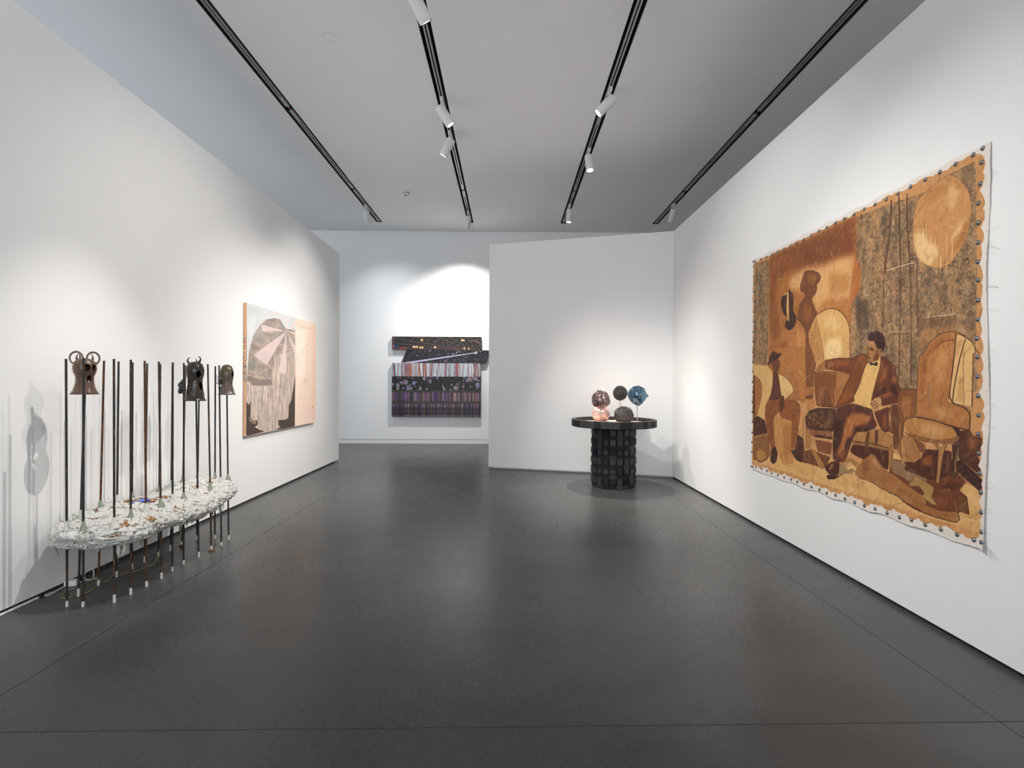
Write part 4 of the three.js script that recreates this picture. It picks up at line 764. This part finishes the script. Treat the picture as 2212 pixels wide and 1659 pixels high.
L('#e0c9a8',2.4,[957,271,989,268,1073,271]);
L('#dcc4a8',2.4,[1117,455,1169,458,1224,458]);
L('#d8bfa0',2.4,[847,339,869,340]);
L('#d8bfa0',2,[968,486,1058,494]);
B('#5d412a99',8,[968,489,1058,495,1058,503,968,496]);
B('#b1744199',10,[1095,494,1229,493,1227,507,1158,508,1118,538,1096,566]);
B('#3f2f2599',10,[800,345,871,357,876,461,810,460]);
B('#6a472d99',9,[1091,453,1229,466,1229,493,1095,488]);
    strokes(c, PW, PH, 6500, 61, 0.11, 60); c.restore();
    strokes(c, PW, PH, 500, 62, 0.04, 30);
  });
const NAILS = [1307,10,1278,15,1222,17,1168,18,1115,19,1058,19,1006,22,952,22,899,20,844,18,790,19,735,18,682,18,627,19,574,17,520,20,466,22,410,23,359,22,304,23,250,23,194,21,143,19,85,16,28,11,8,9,1304,48,1300,106,1294,158,1294,213,1294,268,1293,322,1295,374,1295,430,1295,484,1292,537,1295,589,1295,644,1297,698,1298,752,1298,805,1301,859,1303,914,1308,966,1310,1021,1313,1075,1316,1103,1289,1104,1235,1105,1180,1106,1125,1108,1072,1107,1020,1113,965,1112,911,1111,857,1114,803,1114,749,1113,695,1111,640,1115,589,1112,535,1111,482,1110,430,1110,377,1109,322,1110,269,1108,212,1109,162,1106,109,1104,54,1106,21,1110,0,1111,13,36,15,90,17,131,16,172,15,226,14,280,13,333,13,387,12,440,8,494,8,548,8,601,6,655,7,710,7,764,6,817,7,871,6,927,5,980,5,1032];
  const o = thing('painted_canvas', 'large brown figurative canvas pinned to the right wall by metal studs', 'painting', [2.64, 0, 0]);
  const ZL = -5.371, ZR = -2.721, YT = 2.839, YB = 0.589, NX = 140, NY = 120, pos = [], uv = [], idx = [], e = mulberry(14);
  const ragX = [], ragY = []; for (let j = 0; j <= NY; j++) ragX.push([0.004 * (e() - 0.5) + 0.006 * Math.sin(j * 0.21), 0.004 * (e() - 0.5) + 0.010 * Math.sin(j * 0.09 + 1)]); for (let i = 0; i <= NX; i++) ragY.push([0.004 * (e() - 0.5) + 0.005 * Math.sin(i * 0.4), 0.006 * (e() - 0.5) + 0.006 * Math.sin(i * 0.33)]);
  const lift = (s, t) => 0.006 + 0.0025 * fbm(s * 7, t * 7, 2, 2) + 0.007 * Math.max(0, t - 0.965) / 0.035 * (0.5 + 0.5 * Math.sin(s * 40)) + 0.010 * Math.max(0, s - 0.985) / 0.015 * Math.max(0, t - 0.8) / 0.2 + 0.005 * Math.max(0, s - 0.98) / 0.02 * (0.5 + 0.5 * Math.sin(t * 26));
  for (const side of [0, 1]) for (let i = 0; i <= NX; i++) for (let j = 0; j <= NY; j++) {
    const s = i / NX, t = j / NY, es = Math.max(0, 1 - Math.min(s, 1 - s) * 40), et = Math.max(0, 1 - Math.min(t, 1 - t) * 40);
    pos.push(-lift(s, t) + side * 0.0016, YT + (YB - YT) * t + et * ragY[i][t > 0.5 ? 1 : 0], ZL + (ZR - ZL) * s + es * ragX[j][s > 0.5 ? 1 : 0]); uv.push(s, 1 - t);
  }
  const V = (NX + 1) * (NY + 1), at = (i, j) => i * (NY + 1) + j;
  for (let i = 0; i < NX; i++) for (let j = 0; j < NY; j++) { const a = at(i, j), b = at(i + 1, j), c = at(i, j + 1), d = at(i + 1, j + 1); idx.push(a, c, b, b, c, d, V + a, V + b, V + c, V + b, V + d, V + c); }
  for (let i = 0; i < NX; i++) for (const j of [0, NY]) { const a = at(i, j), b = at(i + 1, j); idx.push(a, b, V + a, b, V + b, V + a); }
  for (let j = 0; j < NY; j++) for (const i of [0, NX]) { const a = at(i, j), b = at(i, j + 1); idx.push(a, b, V + a, b, V + b, V + a); }
  const g = new THREE.BufferGeometry(); g.setAttribute('position', new THREE.Float32BufferAttribute(pos, 3)); g.setAttribute('uv', new THREE.Float32BufferAttribute(uv, 2)); g.setIndex(idx); g.computeVertexNormals();
  const weave = dataTexture(128, (i, j) => { const v = 128 + 50 * Math.sin(i * Math.PI / 2) * Math.cos(j * Math.PI / 2) + 40 * fbm(i * 0.2, j * 0.2, 0, 2); return [v, v, v]; }); weave.repeat.set(14, 12);
  mesh('canvas', g, std(0xffffff, 0.72, { map: art, bumpMap: weave, bumpScale: 0.0006 }), o);
  const studG = join(new THREE.SphereGeometry(0.0115, 14, 8, 0, Math.PI * 2, 0, Math.PI / 2).scale(1, 0.75, 1), new THREE.CylinderGeometry(0.0135, 0.0140, 0.003, 18).translate(0, 0.0005, 0)).rotateZ(Math.PI / 2), steel = std(0x8f9498, 0.22, { metalness: 0.9 });
  for (let i = 0; i < NAILS.length; i += 2) { const s = NAILS[i] / W, t = NAILS[i + 1] / H; mesh('stud', studG, steel, o).position.set(-lift(s, t) - 0.001, YT + (YB - YT) * t, ZL + (ZR - ZL) * s); }
  const th = [], y = mulberry(5); for (let i = 0; i < 26; i++) { const t = y(), low = i > 20, Y = low ? YB + 0.02 : YT + (YB - YT) * t, Zz = ZR - 0.004; const l = 0.02 + y() * 0.05, u = y() - 0.6; th.push(tube([[-0.008, Y, Zz - 0.01], [-0.010, Y + u * l * 0.3, Zz + l * 0.4], [-0.009 + 0.004 * y(), Y + u * l - (low ? 0.05 : 0), Zz + l]], 0.0007, 8, 4)); }
  const loose = mesh('loose_threads', join(th), std(0xb8b0a6, 0.9), o); loose.userData.kind = 'stuff';
}

// the pink and grey panel on the left wall
{
  const W = 1101, H = 817, K = 1.5, r = mulberry(202);
  const art = canvasTexture(Math.round(W * K), Math.round(H * K), (c, PW, PH) => {
    const { F, L, B, path, bounds } = painter(c, K); c.fillStyle = '#f0c8aa'; c.fillRect(0, 0, PW, PH);
    const F2 = F; 
    const MOTTLE = (p) => { const [x0, y0, x1, y1] = bounds(p); c.save(); path(p); c.clip(); c.fillStyle = '#a99a90'; c.fillRect(0, 0, PW, PH); for (let i = 0; i < 420; i++) { const x = (x0 + r() * (x1 - x0)) * K, y = (y0 + r() * (y1 - y0)) * K; c.globalAlpha = 0.35; c.fillStyle = ['#8f8d88', '#9c8375', '#b7a59a', '#7f807c', '#c2a894', '#8a7367', '#a7a6a2'][i % 7]; c.beginPath(); c.ellipse(x, y, 20 + r() * 90, 8 + r() * 34, (r() - 0.5) * 0.5, 0, 6.3); c.fill(); } for (let i = 0; i < 60; i++) { const x = (x0 + r() * (x1 - x0)) * K, y = (y0 + r() * (y1 - y0)) * K; c.globalAlpha = 0.5; c.strokeStyle = i % 2 ? '#d2b19a' : '#6f6660'; c.lineWidth = 2 + r() * 6; c.beginPath(); c.moveTo(x, y); c.quadraticCurveTo(x + 50, y + 8, x + 40 + r() * 120, y + 14 * (r() - 0.3)); c.stroke(); } c.globalAlpha = 1; c.restore(); };
    const DRIPS = (p) => { const [x0, y0, x1, y1] = bounds(p); c.save(); path(p); c.clip(); c.fillStyle = '#d6bfb0'; c.fillRect(0, y0 * K, PW, PH); for (let i = 0; i < 1100; i++) { const x = (x0 + r() * (x1 - x0)) * K, y = (y0 + r() * (y1 - y0)) * K, h = 20 + r() * 90, w = 3 + r() * 9; c.globalAlpha = 0.30 + r() * 0.3; c.fillStyle = ['#8f8a86', '#a1968e', '#e6cdbd', '#9a9694', '#c0aca0', '#ead2c4', '#7f7b78'][i % 7]; c.beginPath(); c.ellipse(x, y, w, h, 0, 0, 6.3); c.fill(); } c.globalAlpha = 1; c.restore(); };
    const RAY = (p) => { path(p); c.globalAlpha = 0.72; c.fillStyle = '#ecd3d3'; c.fill(); c.globalAlpha = 1; };
    const DASH = (col, w, p) => { c.setLineDash([7, 9]); L(col, w, p); c.setLineDash([]); };
    const SPATTER = (p, n, s) => { for (let i = 0; i < n * 5; i++) { const a = r() * 6.3, q = Math.sqrt(r()) * r() * s * 2.2; c.globalAlpha = 0.6; c.fillStyle = '#9a6a5c'; c.beginPath(); c.arc((p[0] + Math.cos(a) * q * 1.6) * K, (p[1] + Math.sin(a) * q) * K, 0.8 + r() * 2, 0, 6.3); c.fill(); } c.globalAlpha = 1; };
    const STAR = (p) => { for (let i = 0; i < 12; i++) { const a = i * 0.5236; L('#d9d6d4', 1, [p[0], p[1], p[0] + Math.cos(a) * 26, p[1] + Math.sin(a) * 18]); } };
F('#fbdfca',[694,-8,1115,-6,1125,824,696,825]);
B('#fff0e488',30,[725,93,897,82,883,424,729,496]);
B('#f7cfb288',20,[1027,16,1105,14,1095,818,1026,812]);
B('#fbd7cb88',18,[832,625,1034,625,1055,815,869,807]);
F('#d3bbaa',[-8,-1,694,-4,696,825,-6,819]);
F('#d3d5d6',[-8,-1,694,-4,695,96,537,99,449,44,366,47,249,70,163,117,82,190,27,297,2,473,-9,473]);
B('#e3e5e699',26,[9,101,127,45,93,136,27,246]);
B('#d9c6c688',18,[299,2,420,3,379,28,287,34]);
B('#c9cbcc88',14,[14,21,186,18,163,46,14,60]);
MOTTLE([2,473,27,297,82,190,163,117,249,70,366,47,449,44,537,99,695,96,697,303,424,342,343,509,131,508,2,479]);
DRIPS([2,496,317,502,368,307,697,248,699,441,634,619,591,657,585,744,428,753,428,785,456,800,387,813,230,811,99,769,139,730,75,727,47,702,46,604,3,606]);
F('#897b73',[9,442,131,472,317,471,343,505,240,509,131,509,46,503,60,490,12,476]);
L('#d9b79c',5,[12,442,122,454,240,463]);
L('#d0ae96',4,[28,416,79,423,130,425]);
L('#d3b6a4',6,[188,150,262,152,340,149]);
L('#d9b8a2',3,[49,244,94,246,141,243]);
L('#d8b2a0',4,[118,315,165,322,214,324]);
L('#dcbfa6',4,[479,242,553,245,630,242]);
L('#d9bba2',4,[423,221,516,223,614,219]);
RAY([549,117,175,114,195,154]);
RAY([549,117,415,22,475,53]);
RAY([549,117,536,-1,606,0]);
RAY([549,117,695,25,695,57]);
RAY([549,117,695,110,696,133]);
RAY([549,117,697,213,697,289]);
RAY([549,117,431,419,547,423]);
RAY([549,117,78,317,254,374]);
F('#4b3e37',[-1,605,30,628,48,604,48,702,75,727,139,729,139,761,99,769,157,792,233,811,21,817,-3,812]);
F('#8d7566',[28,695,55,714,87,729,119,730,119,756,64,743,31,723]);
F('#4b3e37',[699,438,664,537,634,619,591,657,585,744,543,755,425,751,428,785,459,800,381,814,696,820]);
L('#7a6a5f',2,[618,645,616,767]);
L('#7a6a5f',2,[642,646,640,769]);
L('#7a6a5f',2,[666,647,664,770]);
L('#8a7f7a',1.2,[350,512,511,513]);
L('#8f9a80',2,[13,555,240,548]);
L('#c9c6c4',1.4,[252,405,131,502]);
DASH('#e9e6ea',2.4,[16,487,25,524,41,570,86,635,156,703,242,748,319,770,414,774]);
DASH('#8d8a55',2.4,[958,162,698,324]);
DASH('#a99a4a',3,[670,342,540,433,318,571]);
L('#f2a472',3,[700,55,826,53,933,56,1027,47]);
L('#f1bfa6',1.6,[702,277,752,274]);
L('#f0b9a8',1.4,[797,603,836,697,873,808]);
L('#c4d0ca',2,[918,310,938,452]);
L('#e9b9a0',1.2,[1020,264,1098,283]);
SPATTER([883,471],60,80);
F('#f29a5a',[1028,677,1042,675,1050,695,1038,709,1027,694]);
F('#f6b27c',[952,731,963,730,969,741,957,746]);
STAR([245,408]);
    strokes(c, PW, PH, 1800, 71, 0.05, 40);
  });
  const o = thing('panel_painting', 'pink and grey abstract panel with a star burst on the left wall', 'painting', [-3.236, 0, 0]);
  const Z0 = -6.139, Z1 = -8.341, YT = 2.470, YB = 0.837, D = 0.041;
  const front = new THREE.PlaneGeometry(Z0 - Z1, YT - YB).rotateY(Math.PI / 2).translate(D, (YT + YB) / 2, (Z0 + Z1) / 2);
  const dripsTex = canvasTexture(64, 1024, (c) => { c.fillStyle = '#e0b08c'; c.fillRect(0, 0, 64, 1024); const q = mulberry(9); for (let i = 0; i < 34; i++) { const y = 190 + q() * 420; c.strokeStyle = ['#3c3a36', '#8a5f4a', '#b9b4ae', '#c98a66', '#5a4a40'][i % 5]; c.lineWidth = 2 + q() * 7; c.beginPath(); c.moveTo(q() < 0.5 ? 64 : 20, y); c.lineTo(0, y + 3 * (q() - 0.5)); c.stroke(); } c.fillStyle = '#a8988c'; c.globalAlpha = 0.5; c.fillRect(0, 480, 64, 130); c.globalAlpha = 1; c.strokeStyle = '#4a443e'; c.lineWidth = 4; c.beginPath(); c.moveTo(64, 210); c.lineTo(60, 290); c.lineTo(20, 292); c.moveTo(10, 330); c.lineTo(60, 332); c.lineTo(62, 440); c.lineTo(12, 444); c.stroke(); });
  mesh('panel_body', span(0, D - 0.0004, YB, YT, Z1, Z0 - 0.0006), std(0xe2b795, 0.6), o);
  mesh('painted_edge', new THREE.PlaneGeometry(D, YT - YB).translate(D / 2, (YT + YB) / 2, Z0), std(0xffffff, 0.6, { map: dripsTex }), o);
  mesh('painted_face', front, std(0xffffff, 0.55, { map: art }), o);
}

// the painting of six stacked strips on the far wall
{
  const zb = () => -12.361, D = 0.075, o = thing('strip_painting', 'dark patterned painting of stacked strips on the far wall', 'painting', [-1.75, 0, zb(-1.75)]);
  const edgeM = std(0x17161a, 0.5), r = mulberry(303), PW = 1400, PH = 212;
  const paint = (draw, base) => std(0xffffff, 0.4, { map: canvasTexture(PW, PH, (c) => { c.fillStyle = base; c.fillRect(0, 0, PW, PH); draw(c); c.globalAlpha = 1; }) });
  const line = (c, col, w, ...p) => { c.strokeStyle = col; c.lineWidth = w; c.beginPath(); c.moveTo(p[0], p[1]); for (let i = 2; i < p.length; i += 2) c.lineTo(p[i], p[i + 1]); c.stroke(); };
  const dots = (c, n, cols, s0, s1, y0 = 0, y1 = PH) => { for (let i = 0; i < n; i++) { c.globalAlpha = 0.5 + 0.5 * r(); c.fillStyle = cols[i % cols.length]; c.beginPath(); c.arc(r() * PW, y0 + r() * (y1 - y0), s0 + r() * r() * (s1 - s0), 0, 6.3); c.fill(); } c.globalAlpha = 1; };
  const city = paint((c) => {
    for (let i = 0; i < 2200; i++) { c.globalAlpha = 0.5; c.fillStyle = ['#3a3a36', '#262a26', '#4f4a40', '#141414', '#5a564c', '#20302a'][i % 6]; c.fillRect(r() * PW, r() * PH, 3 + r() * 14, 2 + r() * 5); }
    c.globalAlpha = 1; const px = 1300, py = 230;
    for (let i = 0; i < 13; i++) { const a = Math.PI + 0.03 + i * i * 0.016; c.globalAlpha = 0.75; line(c, ['#a8706c', '#b57a66', '#96646c'][i % 3], 2.5 + r() * 2.5, px, py, px + Math.cos(a) * 1300, py + Math.sin(a) * 700); }
    for (let i = 0; i < 9; i++) { c.strokeStyle = ['#b0705e', '#c07650', '#a56f74'][i % 3]; c.lineWidth = 3.5; c.beginPath(); c.ellipse(px, py + 40, 120 + i * 118, 90 + i * 60, 0, Math.PI * 1.04, Math.PI * (1.25 + 0.02 * i)); c.stroke(); }
    for (let i = 0; i < 5; i++) line(c, '#b98072', 4, 1180 + i * 40, 60 + 8 * (i % 2), 1400, 40 + i * 30);
    dots(c, 60, ['#d8a06a', '#e8c48a', '#c85a5a', '#d96a3a', '#efe2c8'], 2, 7); dots(c, 30, ['#2b3f7a', '#b8435f', '#7a3a2a'], 3, 12, 60, PH);
    for (const [x, y, w] of [[320, 150, 90], [430, 160, 60], [655, 155, 40], [1080, 40, 55], [450, 40, 34], [1120, 170, 26], [1190, 175, 22]]) { c.fillStyle = '#d8b583'; c.fillRect(x, y, w, 30); c.fillStyle = '#f0e0bf'; c.fillRect(x + 8, y + 6, w * 0.5, 14); c.fillStyle = '#d2622c'; c.fillRect(x + w * 0.4, y + 8, w * 0.2, 16); }
    for (const y of [20, 70, 130, 175]) { c.fillStyle = '#b2405c'; c.fillRect(10 + r() * 20, y, 22, 18); } c.fillStyle = '#7d3a2a'; c.fillRect(110, 165, 100, 34); c.fillStyle = '#24356a'; c.fillRect(40, 140, 60, 50);
  }, '#181a18');
  const stars = paint((c) => {
    for (let i = 0; i < 500; i++) { c.globalAlpha = 0.18; c.fillStyle = ['#2c2a44', '#15151c', '#2a2a2c', '#211d33'][i % 4]; c.beginPath(); c.ellipse(r() * PW, r() * PH, 20 + r() * 50, 6 + r() * 14, -0.3, 0, 6.3); c.fill(); }
    dots(c, 900, ['#c9c9d8', '#8f8fa8', '#dedee8', '#6a6a80', '#b5b04a'], 0.8, 3); dots(c, 120, ['#e6e6f0', '#c6c4e0'], 3, 9);
    c.fillStyle = '#bdb8d4'; c.beginPath(); c.moveTo(-20, PH); c.lineTo(190, PH); c.lineTo(1170, 46); c.lineTo(1168, 34); c.closePath(); c.fill();
    for (let i = 0; i < 14; i++) { const a = i * 0.449; line(c, '#c9c6de', 3, 1175, 40, 1175 + Math.cos(a) * 32, 40 + Math.sin(a) * 28); } c.fillStyle = '#c9c6de'; c.beginPath(); c.arc(1175, 40, 17, 0, 6.3); c.fill();
  }, '#111116');
  const woods = paint((c) => {
    for (let i = 0; i < 240; i++) { c.globalAlpha = 0.5; c.fillStyle = ['#a9bcc4', '#c8d6da', '#93a4ae', '#b8b4c0', '#dfe8ea'][i % 5]; c.fillRect(r() * PW, 0, 3 + r() * 14, PH); } c.globalAlpha = 1;
    for (let i = 0; i < 95; i++) { const x = r() * PW, w = i < 14 ? 18 + r() * 12 : 3 + r() * 7, t = i % 3 ? (r() - 0.5) * 90 : 0; line(c, ['#8c5a62', '#9a5f52', '#7d4f66', '#a3614a', '#6f4a5c'][i % 5], w, x, -4, x + t * 0.5, PH * 0.5, x + t * (r() < 0.4 ? 0 : 1), PH + 4); }
    dots(c, 16, ['#c98a4a', '#c06a3a'], 4, 10);
  }, '#b3c4ca');
  const shards = paint((c) => {
    for (let i = 0; i < 90; i++) { const x = r() * PW, y = r() * PH, n = 4 + Math.floor(r() * 3), s = 6 + r() * r() * 40; c.save(); c.beginPath(); for (let k = 0; k < n; k++) { const a = k / n * 6.3 + r(); c.lineTo(x + Math.cos(a) * s, y + Math.sin(a) * s * 1.2); } c.closePath(); c.clip(); for (let k = -s; k < s; k += 7) { c.fillStyle = ['#8a7f98', '#6f8fb0', '#a87f86', '#5b83a8', '#9a8a90', '#b0785c', '#544a86'][Math.floor(r() * 7)]; c.fillRect(x + k, y - s * 1.3, 8, s * 2.6); } c.restore(); }
    dots(c, 700, ['#7d7a84', '#9a98a2', '#5a6a8a', '#b4a8a0'], 0.8, 4); for (let i = 0; i < 30; i++) line(c, '#0b0b0c', 2, r() * PW, r() * PH, r() * PW * 0.2 + r() * PW, r() * PH);
  }, '#0d0d0e');
  const barcode = (c, x0, x1, y0, y1, gap) => { let x = x0; while (x < x1) { const w = 2 + r() * r() * 26; c.fillStyle = ['#7f6180', '#4a3568', '#8c6268', '#6a5078', '#a07068', '#2c2350', '#94807e', '#5a4a66'][Math.floor(r() * 8)]; c.fillRect(x, y0, Math.min(w, x1 - x), y1 - y0); x += w + (r() < 0.6 ? 2 + r() * gap : 0); } };
  const blocks = paint((c) => {
    for (let i = 0; i < 1500; i++) { c.globalAlpha = 0.5; c.fillStyle = ['#3d3a2e', '#4c4839', '#24221b', '#5a5646', '#2f2b20'][i % 5]; c.beginPath(); c.ellipse(r() * PW, r() * PH, 4 + r() * 14, 3 + r() * 9, r() * 3, 0, 6.3); c.fill(); } c.globalAlpha = 1;
    for (let k = 0; k < 9; k++) { const x = -12 + k * 161; c.fillStyle = '#17121f'; c.fillRect(x, 40, 122, 134); barcode(c, x, x + 122 + (k % 3) * 6, 40, 174, 5); } dots(c, 40, ['#cfc8d0', '#8a86a0'], 1, 3.5);
  }, '#302d24');
  const plaid = paint((c) => {
    barcode(c, 0, PW, 0, PH, 16); c.fillStyle = 'rgba(12,12,14,0.94)';
    for (const [y, h] of [[66, 6], [80, 5], [92, 8], [108, 10], [128, 13], [150, 24]]) c.fillRect(0, y, PW, h); c.fillStyle = 'rgba(12,12,14,0.35)'; c.fillRect(0, 60, PW, 50); dots(c, 70, ['#cfc6d8', '#e0dcd8', '#c98a4a'], 1, 4);
  }, '#100e12');
  function strip(name, label, mat, x0, x1, y0, y1, slant = 0) {
    const s = [[x0, y0], [x1, y0], [x1 + slant, y1], [x0 + slant, y1]].map(([x, y]) => new THREE.Vector2(x + 1.75, y));
    const body = mesh(name, new THREE.ExtrudeGeometry(new THREE.Shape(s), { depth: D - 0.001, bevelEnabled: false }), edgeM, o); body.userData.label = label;
    const g = new THREE.BufferGeometry(); g.setAttribute('position', new THREE.Float32BufferAttribute(s.flatMap((p) => [p.x, p.y, D]), 3)); g.setAttribute('normal', new THREE.Float32BufferAttribute([0, 0, 1, 0, 0, 1, 0, 0, 1, 0, 0, 1], 3)); g.setAttribute('uv', new THREE.Float32BufferAttribute([0, 0, 1, 0, 1, 1, 0, 1], 2)); g.setIndex([0, 1, 2, 0, 2, 3]);
    mesh('painted_face', g, mat, body);
  }
  strip('strip', 'strip like a city at night seen from above', city, -2.845, -0.655, 2.310, 2.634);
  strip('strip', 'slanted strip of a starry sky with a pale beam', stars, -2.606, -0.549, 1.988, 2.306, 0.112);
  strip('strip', 'pale blue strip with red brown tree trunks', woods, -2.845, -0.671, 1.658, 1.985);
  strip('strip', 'black strip scattered with coloured shards', shards, -2.845, -0.671, 1.325, 1.657);
  strip('strip', 'brown strip with nine purple striped blocks', blocks, -2.845, -0.671, 0.995, 1.324);
  strip('strip', 'purple and black plaid strip at the bottom', plaid, -2.845, -0.671, 0.666, 0.994);
}

renderer.render(scene, camera);
